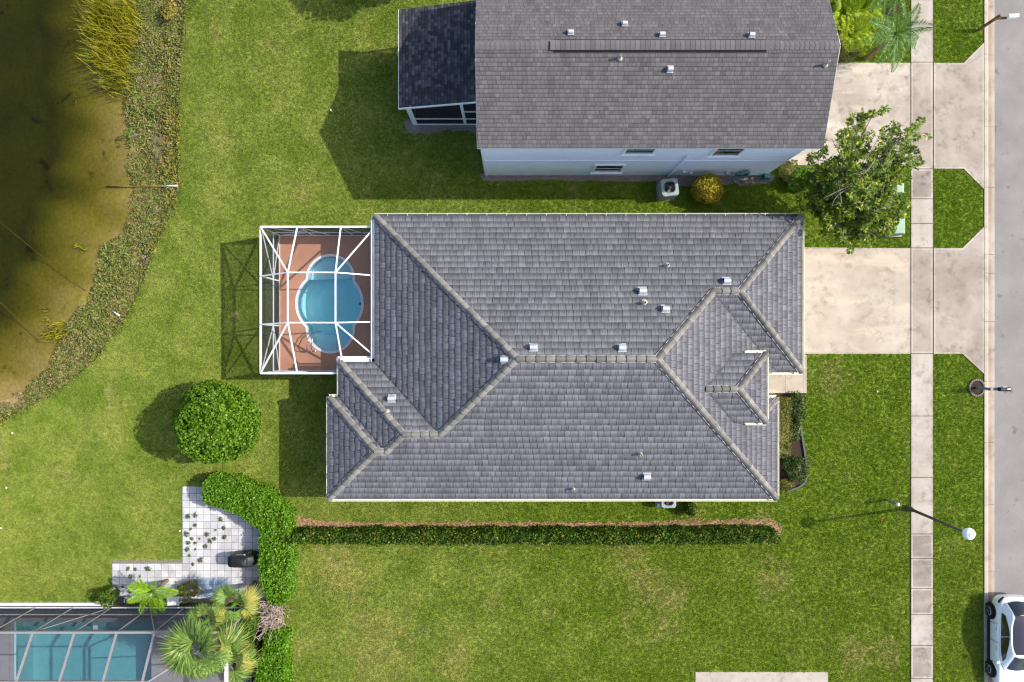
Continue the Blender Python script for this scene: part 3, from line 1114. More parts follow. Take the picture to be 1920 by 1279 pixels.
def cap_run(a, b, n_a, n_b, parent, mat, width=0.31, step=0.40, name='ridge_tile', seed=1, rise=0.075):
    """overlapping half-round caps along a ridge or hip from the low end a to the high end b"""
    r_ = random.Random(seed)
    a, b = Vector(a), Vector(b)
    d = b - a
    L = d.length
    n = max(1, round(L / step))
    st = L / n
    d.normalize()
    nrm = ((n_a + n_b) / 2).normalized()
    side = d.cross(nrm).normalized()
    nrm = side.cross(d).normalized()
    half = width / 2
    # how far each side drops below the ridge line
    def drop(nv):
        s_ = side if nv.dot(side) > 0 else -side
        inpl = (s_ - nv * s_.dot(nv)).normalized()
        return max(0.0, -inpl.dot(nrm) / max(0.2, inpl.dot(s_)))
    dp = max(drop(n_a), drop(n_b))
    # pale mortar bead along both sides of the run
    for sg in (-1, 1):
        bead = MB()
        h_ = 0.065 - dp * half * 1.0
        bead.bar(tuple(a + side * (sg * half * 1.0) + nrm * h_), tuple(b + side * (sg * half * 1.0) + nrm * h_), .022, .04)
        build('mortar_bead', bead, M['mortar'], parent)
    for i in range(n):
        p0 = a + d * (i * st - 0.02)
        p1 = a + d * ((i + 1) * st + 0.03)
        mb = MB()
        vs, uv = [], []
        K = 6
        lift0, lift1 = 0.100 + r_.uniform(-.008, .010), 0.054
        jit = side * r_.uniform(-0.008, 0.008)
        su = r_.uniform(0, 9)
        for (p, lf, hw) in ((p0, lift0, half * 1.05), (p1, lift1, half * 0.92)):
            for k in range(K + 1):
                t = -1 + 2 * k / K
                q = p + jit + side * (hw * t) + nrm * (lf + rise * (1 - t * t) - dp * hw * abs(t) * (0.55 + 0.45 * abs(t)))
                vs.append(tuple(q))
                uv.append((su + t * half, 0.0 if p is p0 else 1.0))
        # thickness skirt at the butt end and along the sides
        m_ = len(vs)
        for k in range(K + 1):
            q = Vector(vs[k]) - nrm * 0.05
            vs.append(tuple(q))
            uv.append(uv[k])
        for k in range(K + 1):
            q = Vector(vs[K + 1 + k]) - nrm * 0.05
            vs.append(tuple(q))
            uv.append(uv[K + 1 + k])
        fs = [(k, k + 1, K + 2 + k, K + 1 + k) for k in range(K)]
        fs += [(k, m_ + k, m_ + k + 1, k + 1) for k in range(K)]
        fs += [(0, K + 1, m_ + K + 1, m_), (K, m_ + K, m_ + 2 * K + 1, 2 * K + 1)]
        mb.add(vs, fs)
        for f in fs:
            mb.uv += [uv[q] for q in f]
        mb.t = [r_.random()] * len(fs)
        o = build(name, mb, mat, parent)
        fix_normals(o)


# ------------------------------------------------------------------ the grey tiled house
house = thing('house', 'single storey house with grey tiled hip roof and rear screened pool', 'house', (2.5, -0.8, 0))
E0 = 3.0
PT = 0.443
PE = 3.0 / 6.36
NE, SE_, W1, W2, W3, EE, GE = 5.995, -7.547, -6.567, -8.247, -8.757, 12.65, 13.85
B1, B2, GS, N0, XD = -0.98, -2.66, -1.49, -2.69, 11.73
RL, RR = (0.204, -0.776), (6.29, -0.776)
P_B1 = (-3.284, -4.264)
P_B1w = (-4.964, -4.264)
P_B2 = (-5.804, -5.104)
P_B2w = (-6.314, -5.104)
P_G = (9.13, 2.25)
P_Ge = (10.33, 2.25)
pN = Plane([(W1, NE), (GE, NE), P_Ge, P_G, RR, RL], (0, NE), (0, -1), PT, E0)
pS = Plane([(W3, SE_), P_B2w, P_B2, P_B1w, P_B1, RL, RR, (EE, SE_)], (0, SE_), (0, 1), PT, E0)
pW = Plane([(W1, NE), RL, P_B1, (W1, B1)], (W1, 0), (1, 0), PT, E0)
pB1n = Plane([(W2, B1), (W1, B1), P_B1, P_B1w], (0, B1), (0, -1), PT, E0)
pB1w = Plane([(W2, B1), P_B1w, P_B2, (W2, B2)], (W2, 0), (1, 0), PT, E0)
pB2n = Plane([(W3, B2), (W2, B2), P_B2, P_B2w], (0, B2), (0, -1), PT, E0)
pB2w = Plane([(W3, B2), P_B2w, (W3, SE_)], (W3, 0), (1, 0), PT, E0)
pE = Plane([RR, P_G, (EE, GS), (XD, GS), (XD, N0), (EE, N0), (EE, SE_)], (EE, 0), (-1, 0), PE, E0)
pGe = Plane([(GE, NE), P_Ge, (GE, GS)], (GE, 0), (-1, 0), (1.657 / 3.52), E0)
pGs = Plane([P_G, P_Ge, (GE, GS), (EE, GS)], (0, GS), (0, 1), PT, E0)
# entry dormer
DZ, DX0, DX1, DY0, DY1, DYM = 4.13, 8.73, 11.73, -3.77, -0.55, -2.16
DXR, DXE = 10.2, 10.25
DR = DZ + 0.443 * 1.61
pDn = Plane([(DXE, DY1), (DX1, DY1), (DXR, DYM), (DX0, DYM)], (0, DY1), (0, -1), PT, DZ)
pDs = Plane([(DXE, DY0), (DX0, DYM), (DXR, DYM), (DX1, DY0)], (0, DY0), (0, 1), PT, DZ)
pDe = Plane([(DX1, DY1), (DX1, DY0), (DXR, DYM)], (DX1, 0), (-1, 0), (DR - DZ) / (DX1 - DXR), DZ)
PLANES = [pN, pS, pW, pB1n, pB1w, pB2n, pB2w, pE, pGe, pGs, pDn, pDs, pDe]
roof = roof_deck(PLANES, 'roof', M['deck'], house)


def in_dormer(x, y):
    if not (DY0 < y < DY1) or x > DX1:
        return False
    return DY0 + .4 < y < DY1 - .4 and x > DX0 + abs(y - DYM) / 1.61 * (DXE - DX0) + 0.5


def row_tint(seed):
    r_ = random.Random(seed)
    rows = {}

    def f(rr, P0):
        k = round(P0[2] * 7)
        rows.setdefault(k, r_.uniform(0.25, 0.75))
        return min(1, max(0, rows[k] * 0.45 + rr.random() * 0.55))
    return f


allt = []
for i, pl in enumerate(PLANES):
    allt += tiles_for(pl, 0.315, 0.312, 0.066, 0.014, 0.015, 0.016, 100 + i, in_dormer if pl is pE else None, 0.05, 0.10, row_tint(i))
allt.sort(key=lambda q: -q[4])
for q in allt[:300]:
    o = build('roof_tile', tile_mb([q]), M['tile'], roof)
    fix_normals(o)
o = build('roof_tile_field', tile_mb(allt[300:]), M['tile'], roof, kind='stuff', label='rows of flat grey concrete roof tiles')
fix_normals(o)


def z3(pl, p):
    return (p[0], p[1], pl.z(*p))


def hip(a, b, p1, p2, sd, **kw):
    cap_run(z3(p1, a), z3(p1, b), p1.n, p2.n, roof, M['ridge'], seed=sd, **kw)


hip((W1 + .05, NE - .05), RL, pN, pW, 1)
hip(RL, RR, pN, pS, 2, step=0.42)
hip(P_B1, RL, pS, pW, 3)
hip((W2 + .05, B1 - .05), P_B1w, pB1n, pB1w, 4)
hip(P_B2, P_B1w, pS, pB1w, 5)
hip(P_B1w, P_B1, pS, pB1n, 6)
hip((W3 + .05, B2 - .05), P_B2w, pB2n, pB2w, 7)
hip((W3 + .05, SE_ + .05), P_B2w, pS, pB2w, 8)
hip(P_B2w, P_B2, pS, pB2n, 9)
hip((EE - .05, SE_ + .05), RR, pS, pE, 10)
hip(P_G, RR, pN, pE, 11)
hip(P_G, P_Ge, pN, pGs, 12)
hip((GE - .05, NE - .05), P_Ge, pN, pGe, 13)
hip((GE - .05, GS + .05), P_Ge, pGe, pGs, 14)
hip((DX1 - .05, DY1 - .05), (DXR, DYM), pDn, pDe, 15)
hip((DX1 - .05, DY0 + .05), (DXR, DYM), pDs, pDe, 16)
hip((DX0, DYM), (DXR, DYM), pDn, pDs, 17)
hip((EE - .05, N0 - .05), (XD + .1, N0 - .05 - (EE - XD - .15)), pE, pE, 18, width=0.26)

# dark valley flashing where two slopes run together
for (a, b, p1, p2) in (((W1, B1), P_B1, pW, pB1n), ((W2, B2), P_B2, pB1w, pB2n), ((EE, GS), P_G, pE, pGs), ((DXE, DY1), (DX0, DYM), pE, pDn), ((DXE, DY0), (DX0, DYM), pE, pDs)):
    n_ = ((p1.n + p2.n) / 2).normalized() * 0.052
    mb = MB()
    q0, q1 = Vector(z3(p1, a)) + n_, Vector(z3(p1, b)) + n_
    mb.bar(q0, q1, 0.055, 0.03)
    build('valley_flashing', mb, M['valley'], roof)

# walls: one closed outline under the eaves, plus the raised entry
ov = 0.45
outline = [(W1 + ov, NE - ov), (GE - ov, NE - ov), (GE - ov, GS + ov), (XD - 0.3, GS + ov), (XD - 0.3, N0 - ov), (EE - ov, N0 - ov), (EE - ov, SE_ + ov),
           (W3 + ov, SE_ + ov), (W3 + ov, B2 - ov), (W2 + ov, B2 - ov), (W2 + ov, B1 - ov), (W1 + ov, B1 - ov)]
mb = MB()
n = len(outline)
for i in range(n):
    a, b = outline[i], outline[(i + 1) % n]
    mb.quad((a[0], a[1], -0.3), (b[0], b[1], -0.3), (b[0], b[1], E0 + 0.12), (a[0], a[1], E0 + 0.12))
build('wall', mb, M['stucco_b'], house)
# dormer cheeks and front, and soffits
mb = MB()
mb.box2((10.28, DY0 + .2, 3.45), (DX1 - .2, DY0 + .3, DZ + .05))
mb.box2((10.28, DY1 - .3, 3.45), (DX1 - .2, DY1 - .2, DZ + .05))
mb.box2((DX1 - .32, DY0 + .2, 3.0), (DX1 - .2, DY1 - .2, DZ + .05))
build('entry_wall', mb, M['stucco_b'], house)


EAVES = [((W1, NE), (GE, NE), E0), ((GE, NE), (GE, GS), E0), ((GE, GS), (XD, GS), E0), ((EE, N0), (EE, SE_), E0), ((EE, SE_), (W3, SE_), E0),
         ((W3, SE_), (W3, B2), E0), ((W3, B2), (W2, B2), E0), ((W2, B2), (W2, B1), E0), ((W2, B1), (W1, B1), E0), ((W1, B1), (W1, NE), E0),
         ((XD, N0), (EE, N0), E0), ((DX1, DY1), (DX1, DY0), DZ), ((DX1 - 0.95, DY1), (DX1, DY1), DZ), ((DX1, DY0), (DX1 - 0.95, DY0), DZ)]


def outward(a, b):
    d = (Vector(b) - Vector(a)).normalized()
    return Vector((-d.y, d.x))          # outline runs clockwise seen from above


def gutter(a, b, z, w, mat, name='gutter', dark=False):
    d = (Vector(b) - Vector(a)).normalized()
    o_ = outward(a, b)
    prof = [(-0.03, 0.0), (-0.03, -0.13), (w - 0.03, -0.13), (w, 0.005), (w - 0.022, 0.005), (w - 0.04, -0.11), (-0.01, -0.11), (-0.01, 0.0)]
    mb = MB()
    n = len(prof)
    e = w * 0.98
    vs = []
    for p, s in ((a, -1), (b, 1)):
        for (u, h) in prof:
            vs.append((p[0] + o_.x * u, p[1] + o_.y * u, z - 0.03 + h))
    mb.add(vs, [(i, (i + 1) % n, n + (i + 1) % n, n + i) for i in range(n)] + [tuple(range(n))[::-1], tuple(range(n, 2 * n))])
    o = build(name, mb, [mat, M['edging']], house)
    if dark:
        o.data.polygons[5].material_index = 1
    fix_normals(o)
    # soffit board under the overhang
    mb = MB()
    q = [Vector(a), Vector(b), Vector(b) - o_ * ov, Vector(a) - o_ * ov]
    mb.poly([(p.x, p.y, z - 0.17) for p in q])
    if z == E0:
        build('soffit', mb, M['white'], house)


for k, (a, b, z) in enumerate(EAVES):
    pool_side = k in (8, 9)
    gutter(a, b, z, 0.17 if pool_side else 0.115, M['white'] if pool_side else M['cream'], dark=(k == 0))
for k in range(22):
    x = W1 + 0.62 + k * 0.95
    mb = MB()
    mb.box((x, NE + 0.045, E0 - 0.028), (0.022, 0.15, 0.012))
    build('gutter_strap', mb, M['cream'], house)
for p in ((GE - 0.06, NE - ov + .03), (EE - 0.06, SE_ + ov), (W3 + .3, SE_ + ov - .03), (XD + .2, N0 - ov)):
    mb = MB()
    mb.box2((p[0] - .04, p[1] - .03, 0.1), (p[0] + .04, p[1] + .03, E0 - .2))
    build('downspout', mb, M['cream'], house)
# garage door, front door and windows under the eaves
mb = MB()
for i in range(4):
    mb.box((GE - ov + .02, 2.4, 0.32 + i * 0.58), (0.05, 4.9, 0.56))
build('garage_door', mb, M['white'], house)
mb = MB()
mb.box((XD - .28, -2.1, 1.05), (0.06, 1.0, 2.1))
build('front_door', mb, M['wood'], house)
for (x, y, sx, sy) in ((3, NE - ov + .02, 1.6, .05), (8, NE - ov + .02, 1.2, .05), (2, SE_ + ov - .02, 1.5, .05), (8.5, SE_ + ov - .02, 1.2, .05), (EE - ov + .02, -5, .05, 1.8),
                       (W1 + ov - .02, 3.5, .05, 2.4), (W3 + ov - .02, -5, .05, 1.4)):
    mb = MB()
    mb.box((x, y, 1.5), (sx + (0.14 if sx > .1 else 0), sy + (0.14 if sy > .1 else 0), 1.44))
    w_ = build('window', mb, M['white'], house)
    mb = MB()
    mb.box((x, y, 1.5), (sx + (0.03 if sx < .1 else 0), sy + (0.03 if sy < .1 else 0), 1.3))
    build('pane', mb, M['dark_glass'], w_)


# roof vents: half-round hoods on a flashing plate, and vent pipes with lead boots
def roof_vent(parent, p, pl, size=0.34, mat='galv', flat=True):
    """half-round galvanised hood lying up the slope"""
    up = Vector((pl.up[0], pl.up[1], 0))
    along = Vector((0, 1, 0)) if abs(pl.up[1]) > 0.5 else Vector((0, 1, 0))
    c = Vector(p)
    n = pl.n
    m_ = MB()
    s_ = size * 0.60
    base = [c + Vector((sx * s_, sy * s_, 0)) for sx, sy in ((-1, -1), (1, -1), (1, 1), (-1, 1))]
    top = [(q.x, q.y, pl.z(q.x, q.y) + 0.062) for q in base]
    bot = [(q.x, q.y, pl.z(q.x, q.y) + 0.030) for q in base]
    m_.add(bot + top, [(3, 2, 1, 0), (4, 5, 6, 7), (0, 1, 5, 4), (1, 2, 6, 5), (2, 3, 7, 6), (3, 0, 4, 7)])
    v_ = build('roof_vent', m_, M[mat], parent)
    # hood: half-round barrel with its axis along x, open towards the west
    m_ = MB()
    K = 9
    hl, hw, hh = size * 0.5, size * 0.46, size * 0.84
    zc = pl.z(c.x, c.y)
    vs = []
    for sx in (-1, -.93, 1):
        for k in range(K + 1):
            t = math.pi * k / K
            y = c.y - math.cos(t) * hw
            x = c.x + sx * hl
            ht = hh * (1.0 if sx < 0 else .88)
            z = zc + .05 + math.sin(t) ** .8 * ht
            vs.append((x, y, z if 0 < k < K else pl.z(x, y) + .03))
    fs = []
    for r2 in range(2):
        fs += [(r2 * (K + 1) + k, r2 * (K + 1) + k + 1, (r2 + 1) * (K + 1) + k + 1, (r2 + 1) * (K + 1) + k) for k in range(K)]
    fs += [tuple(2 * (K + 1) + k for k in range(K + 1))]
    m_.add(vs, fs)
    h_ = build('hood', m_, M[mat], v_)
    fix_normals(h_)
    m_ = MB()
    x = c.x - hl * .8
    m_.poly([(x, c.y - math.cos(math.pi * k / K) * hw * .97, zc + .04 + math.sin(math.pi * k / K) ** .8 * hh * .97 if 0 < k < K else pl.z(x, c.y) + .03) for k in range(K + 1)])
    build('throat', m_, M['black'], v_)


def vent_pipe(parent, p, pl, rad=0.05, h=0.35):
    c = Vector(p)
    z = pl.z(c.x, c.y)
    m_ = MB()
    m_.lathe((c.x, c.y, z), [(rad * 2.6, 0.02), (rad * 2.2, 0.06), (rad * 1.3, 0.12), (rad * 1.1, 0.16)], 12)
    v_ = build('vent_pipe', m_, M['lead'], parent)
    m_ = MB()
    m_.lathe((c.x, c.y, z), [(rad, 0.05), (rad, h), (rad * 0.72, h), (rad * 0.7, h - 0.15)], 12)
    build('pipe', m_, M['lead'], v_)


for (px, py, pl, sz) in ((1000, 651, pN, .31), (1166, 652, pN, .31), (1204, 546, pN, .34), (1247, 579, pN, .31), (1361, 527, pN, .31), (1212, 893, pS, .33), (735, 747, pB1n, .31), (945, 674, pW, .31)):
    roof_vent(roof, hit(px, py, pl.coef()), pl, sz)
for (px, py, pl, rd) in ((1250, 498, pN, .055), (1207, 568, pN, .07), (1200, 851, pS, .05), (1074, 916, pS, .045), (726, 772, pB1n, .05)):
    vent_pipe(roof, hit(px, py, pl.coef()), pl, rd)

# ------------------------------------------------------------------ pool deck, pool and screen enclosure
dk = thing('pool_deck', 'terracotta coloured pool deck inside the screen enclosure', None, (-9.5, 2, 0), kind='structure')


def lobes(cx, cy, n=96):
    """outline of the four-lobed pool, as radii of a union of discs"""
    discs = [(0, 0, 1.66, 1.62), (0.05, 1.28, 1.16, 1.16), (0.05, -1.30, 1.16, 1.18)]
    pts = []
    for k in range(n):
        a = 2 * math.pi * k / n
        best = 0
        dx, dy = math.cos(a), math.sin(a)
        for (ox, oy, rx, ry) in discs:
            A = (dx / rx) ** 2 + (dy / ry) ** 2
            B = -2 * (dx * ox / rx ** 2 + dy * oy / ry ** 2)
            C0 = (ox / rx) ** 2 + (oy / ry) ** 2 - 1
            D = B * B - 4 * A * C0
            if D >= 0:
                best = max(best, (-B + math.sqrt(D)) / (2 * A))
        pts.append((cx + dx * best, cy + dy * best))
    return pts


PC = g2(618, 569)
POOL = lobes(*PC)


def off(poly, d):
    out = []
    n = len(poly)
    for i in range(n):
        a, b = Vector(poly[i - 1]), Vector(poly[(i + 1) % n])
        t = (b - a).normalized()
        out.append((poly[i][0] + t.y * d, poly[i][1] - t.x * d))
    return out


COPE = off(POOL, 0.13)
ZD = 0.035


def deck_face(x0, y0, x1, y1, hole):
    """deck quadrant around the pool: cells of a fan between the hole and the rectangle"""
    mb = MB()
    n = len(hole)
    ring = []
    cx, cy = PC
    for (hx, hy) in hole:
        dx, dy = hx - cx, hy - cy
        t = min(((x1 - cx) / dx if dx > 0 else (x0 - cx) / dx) if abs(dx) > 1e-9 else 1e9, ((y1 - cy) / dy if dy > 0 else (y0 - cy) / dy) if abs(dy) > 1e-9 else 1e9)
        ring.append((cx + dx * t, cy + dy * t))
    # rectangle corners are put in by snapping the nearest ring vertex
    for corner in ((x0, y0), (x1, y0), (x1, y1), (x0, y1)):
        k = min(range(n), key=lambda i: math.hypot(ring[i][0] - corner[0], ring[i][1] - corner[1]))
        ring[k] = corner
    return ring


x0, y0, x1, y1 = DECK
ring = deck_face(x0, y0, x1, y1, COPE)
# the deck is poured in four bays; each bay is an object of its own
n = len(COPE)
cx, cy = PC
for q in range(4):
    mb = MB()
    idx = [k for k in range(q * n // 4, (q + 1) * n // 4 + 1)]
    sgx = 1 if q in (0, 3) else -1
    sgy = 1 if q in (0, 1) else -1
    vs, m_ = [], len(idx)

    def inset(p):
        x, y = p
        x = max(x, cx + 0.012) if sgx > 0 else min(x, cx - 0.012)
        y = max(y, cy + 0.012) if sgy > 0 else min(y, cy - 0.012)
        return x, y
    A = [inset(COPE[k % n]) for k in idx]
    B = [inset(ring[k % n]) for k in idx]
    vs = [(p[0], p[1], ZD) for p in A] + [(p[0], p[1], ZD) for p in B] + [(p[0], p[1], ZD - .15) for p in A] + [(p[0], p[1], ZD - .15) for p in B]
    fs = [(i, m_ + i, m_ + i + 1, i + 1) for i in range(m_ - 1)]
    fs += [(m_ + i, 3 * m_ + i, 3 * m_ + i + 1, m_ + i + 1) for i in range(m_ - 1)]
    fs += [(0, 2 * m_, 3 * m_, m_), (m_ - 1, 2 * m_ - 1, 4 * m_ - 1, 3 * m_ - 1)]
    mb.add(vs, fs)
    o = build('deck_slab', mb, M['pooldeck'], dk)
    fix_normals(o)
mb = MB()
mb.box2((x0, cy - .02, -.15), (cx - 1.72, cy + .02, 0.02))
mb.box2((cx + 1.72, cy - .02, -.15), (x1, cy + .02, 0.02))
mb.box2((cx - .02, y0, -.15), (cx + .02, PC[1] - 2.5, 0.02))
mb.box2((cx - .02, PC[1] + 2.5, -.15), (cx + .02, y1, 0.021))
build('joint', mb, M['pooldeck'], dk)

pool = thing('swimming_pool', 'clover shaped pool with aqua water inside the white screen enclosure', 'swimming pool', (PC[0], PC[1], 0))
WL = -0.10
# shell: floor deepening in steps from the rim
mb = MB()
vs = []
levels = [(0.0, 0.03), (0.0, -0.85), (-0.28, -1.05), (-0.8, -1.2)]
for d, z in levels:
    pp = off(POOL, d) if d else POOL
    if d:
        pp = [((p[0] - PC[0]) * (1 + d / 1.9) + PC[0], (p[1] - PC[1]) * (1 + d / 2.4) + PC[1]) for p in POOL]
    vs += [(p[0], p[1], z) for p in pp]
fs = []
for L_ in range(len(levels) - 1):
    for k in range(n):
        k2 = (k + 1) % n
        fs.append((L_ * n + k, (L_ + 1) * n + k, (L_ + 1) * n + k2, L_ * n + k2))
fs.append(tuple((len(levels) - 1) * n + k for k in range(n)))
mb.add(vs, fs)
shell = build('shell', mb, M['pool_shell'], pool)
fix_normals(shell)
shell.data.flip_normals()
# entry bench in the north lobe and steps in the south lobe
mb = MB()
nl = [p for p in POOL if p[1] > PC[1] + 1.25]
nl = [(p[0] * 0.985 + PC[0] * 0.015, p[1] - 0.01) for p in nl]
mb.prism(nl, -1.3, -0.42)
build('bench', mb, M['pool_shell'], pool)
for k, (yy, zz) in enumerate(((1.55, -0.75), (1.95, -0.42))):
    sl = [(p[0], p[1] + 0.01) for p in POOL if p[1] < PC[1] - yy]
    mb = MB()
    mb.prism(sl, -1.3, zz)
    build('step', mb, M['pool_shell'], pool)
mb = MB()
vs = [(p[0], p[1], 0.065) for p in POOL] + [(p[0], p[1], 0.06) for p in COPE] + [(p[0], p[1], -0.2) for p in COPE] + [(p[0], p[1], -0.2) for p in POOL]
fs = []
for L_ in range(4):
    for k in range(n):
        k2 = (k + 1) % n
        fs.append((L_ * n + k, ((L_ + 1) % 4) * n + k, ((L_ + 1) % 4) * n + k2, L_ * n + k2))
mb.add(vs, fs)
cp = build('coping', mb, M['white'], pool)
fix_normals(cp)
mb = MB()
wl = [((p[0] - PC[0]) * 0.997 + PC[0], (p[1] - PC[1]) * 0.997 + PC[1]) for p in POOL]
mb.prism(wl, -1.7, WL)
build('water', mb, M['pool_water'], pool)
mb = MB()
mb.box((PC[0] + 1.58, PC[1] - 0.02, -0.02), (0.07, 0.13, 0.06))
build('skimmer', mb, M['black'], pool)

# handrail
hx, hy = g2(588, 655)
hr = thing('pool_handrail', 'bent chrome handrail at the pool steps', 'handrail', (hx, hy, ZD))
a1, b1 = g2(583, 659), g2(588, 622)
pts = [(a1[0], a1[1], ZD), (a1[0], a1[1], ZD + .35), (a1[0] + .02, a1[1] + .12, ZD + .72), (a1[0] + .05, a1[1] + .3, ZD + .86), (b1[0] - .02, b1[1] - .25, ZD + .72), (b1[0], b1[1] - .05, ZD + .45), (b1[0] + .01, b1[1], -0.6)]
mb = MB()
mb.tube(pts, 0.026, 8)
build('rail', mb, M['alu'], hr, smooth=True)
pts = [(p[0] + 0.22, p[1] + .02, p[2]) for p in pts]
mb = MB()
mb.tube(pts, 0.026, 8)
build('rail', mb, M['alu'], hr, smooth=True)
for dx in (0, .22):
    mb = MB()
    mb.lathe((a1[0] + dx, a1[1] + (0.02 if dx else 0), ZD), [(0.07, 0), (0.06, 0.03), (0.03, 0.05)], 12)
    build('base_ring', mb, M['alu'], hr)

# screen enclosure
X0, X1, Y0, Y1 = -12.1, -6.62, -1.55, 5.5
ZE, ZM = 2.70, 3.64
mX0, mX1, mY0, mY1 = -10.49, -8.26, 0.86, 3.21
enc = thing('screen_enclosure', 'white framed screen cage over the clover pool, attached to the tiled house', 'pool cage', (-9.5, 2, 0))


def beam(par, a, b, w=0.06, h=0.10, mat='white', name='beam'):
    mb = MB()
    mb.bar(a, b, w, h)
    return build(name, mb, M[mat], par)


XS = W2 - 0.15
for (a, b) in (((X0, Y0), (X0, Y1)), ((X0, Y1), (X1, Y1)), ((X1, Y1), (X1, B1 + .2)), ((X0, Y0), (XS, Y0)), ((XS, Y0), (XS, B1 + .2)), ((XS, B1 + .2), (X1, B1 + .2))):
    beam(enc, (a[0], a[1], ZE), (b[0], b[1], ZE), 0.085, 0.10, 'white', 'eave_beam')
for (a, b) in (((mX0, mY0), (mX0, mY1)), ((mX0, mY1), (mX1, mY1)), ((mX1, mY1), (mX1, mY0)), ((mX1, mY0), (mX0, mY0))):
    beam(enc, (a[0], a[1], ZM), (b[0], b[1], ZM), 0.058, 0.10, 'white', 'ridge_beam')
RB = [((mX0, mY1), (-10.33, Y1)), ((mX1, mY1), (-8.24, Y1)), ((mX0, mY0), (-10.33, Y0)), ((mX1, mY0), (-8.20, B1 + .2)), ((mX0, mY1), (X0, 3.12)), ((mX0, mY0), (X0, 0.80)),
      ((mX1, mY1), (X1, 3.15)), ((mX1, mY0), (X1, 0.92))]
for a, b in RB:
    beam(enc, (a[0], a[1], ZM), (b[0], b[1], ZE + .03), 0.055, 0.09, 'white', 'rafter')
for a, b in (((mX0, mY1), (X0, Y1)), ((mX1, mY1), (X1 - .05, Y1 - .1)), ((mX0, mY0), (X0, Y0)), ((mX1, mY0), (X1 - .05, B1 + .3))):
    beam(enc, (a[0], a[1], ZM), (b[0], b[1], ZE + .03), 0.055, 0.09, 'white', 'hip_beam')
for p in ((X0, Y0), (X0, 0.80), (X0, 3.12), (X0, Y1), (-10.33, Y1), (-8.24, Y1), (X1 - .1, Y1), (-10.33, Y0), (XS, Y0)):
    beam(enc, (p[0], p[1], 0), (p[0], p[1], ZE - 0.05), 0.07, 0.07, 'white', 'post')
for (a, b) in (((X0, Y0), (X0, Y1)), ((X0, Y1), (X1, Y1)), ((X0, Y0), (XS, Y0))):
    beam(enc, (a[0], a[1], 0.97), (b[0], b[1], 0.97), 0.055, 0.07, 'white', 'chair_rail')
    beam(enc, (a[0], a[1], 0.06), (b[0], b[1], 0.06), 0.06, 0.07, 'white', 'base_rail')
for a, b in (((X0, Y1, ZE), (X0, 3.12, 0.97)), ((X0, Y1, 0.05), (X0, 3.12, 0.97)), ((X0, Y0, ZE), (X0, 0.80, 0.97)), ((X0, Y0, 0.05), (X0, 0.80, 0.97)),
             ((X0, Y1, ZE), (-10.33, Y1, 0.97)), ((X0, Y1, 0.05), (-10.33, Y1, 0.97)), ((-10.33, Y1, ZE), (-9.4, Y1, 0.06)), ((-8.24, Y1, ZE), (-7.3, Y1, 0.06)),
             ((X0, Y0, ZE), (-10.33, Y0, 0.97)), ((X0, Y0, 0.05), (-10.33, Y0, 0.97))):
    beam(enc, a, b, 0.045, 0.05, 'white', 'brace')


def screen(par, pts, mat='screen', name='screen_panel'):
    mb = MB()
    mb.poly(pts)
    return build(name, mb, M[mat], par)


zz = ZM + .0
screen(enc, [(mX0, mY0, zz), (mX1, mY0, zz), (mX1, mY1, zz), (mX0, mY1, zz)])
screen(enc, [(X0, Y1, ZE), (mX0, mY1, zz), (mX1, mY1, zz), (X1, Y1, ZE)])
screen(enc, [(X0, Y0, ZE), (XS, Y0, ZE), (mX1, mY0, zz), (mX0, mY0, zz)])
screen(enc, [(X0, Y0, ZE), (mX0, mY0, zz), (mX0, mY1, zz), (X0, Y1, ZE)])
screen(enc, [(X1, Y1, ZE), (mX1, mY1, zz), (mX1, mY0, zz), (X1, B1 + .2, ZE)])
screen(enc, [(XS, Y0, ZE), (XS, B1 + .2, ZE), (X1, B1 + .2, ZE), (mX1, mY0, zz)])
for (a, b) in (((X0, Y0), (X0, 0.8)), ((X0, 0.8), (X0, 3.12)), ((X0, 3.12), (X0, Y1)), ((X0, Y1), (-10.33, Y1)), ((-10.33, Y1), (-8.24, Y1)), ((-8.24, Y1), (X1, Y1)),
               ((X0, Y0), (-10.33, Y0)), ((-10.33, Y0), (XS, Y0))):
    screen(enc, [(a[0], a[1], 0.05), (b[0], b[1], 0.05), (b[0], b[1], ZE), (a[0], a[1], ZE)], 'screen_wall')

# ------------------------------------------------------------------ the neighbouring pool at the bottom left
dk2 = thing('pool_deck', 'grey pool deck inside the larger enclosure at the bottom left', None, (-20, -18, 0), kind='structure')
px0, py0, px1, py1 = POOL2
for (a, b, c_, d) in ((DECK2[0], py1, DECK2[2], DECK2[3]), (DECK2[0], py0, px0, py1), (px1, py0, DECK2[2], py1), (DECK2[0], DECK2[1], DECK2[2], py0)):
    mb = MB()
    mb.box2((a + .006, b + .006, -.15), (c_ - .006, d - .006, 0.04))
    build('deck_slab', mb, M['deck_grey'], dk2)
pool2 = thing('swimming_pool', 'rectangular teal pool under the larger cage at the bottom left', 'swimming pool', (-22, -17.5, 0))
mb = MB()
r4 = [(px0, py0), (px1, py0), (px1, py1), (px0, py1)]
vs = [(p[0], p[1], 0.03) for p in r4] + [(p[0], p[1], -1.4) for p in r4]
mb.add(vs, [(0, 1, 5, 4), (1, 2, 6, 5), (2, 3, 7, 6), (3, 0, 4, 7), (4, 5, 6, 7)])
sh2 = build('shell', mb, M['pool_shell_b'], pool2)
mb = MB()
mb.box2((px0 + .02, py1 - .5, -1.6), (px1 - .02, py1 - .02, -0.55))
build('bench', mb, M['pool_shell_b'], pool2)
mb = MB()
mb.box2((px0 + .01, py0 + .01, -1.75), (px1 - .01, py1 - .01, -0.10))
build('water', mb, M['pool_water'], pool2)
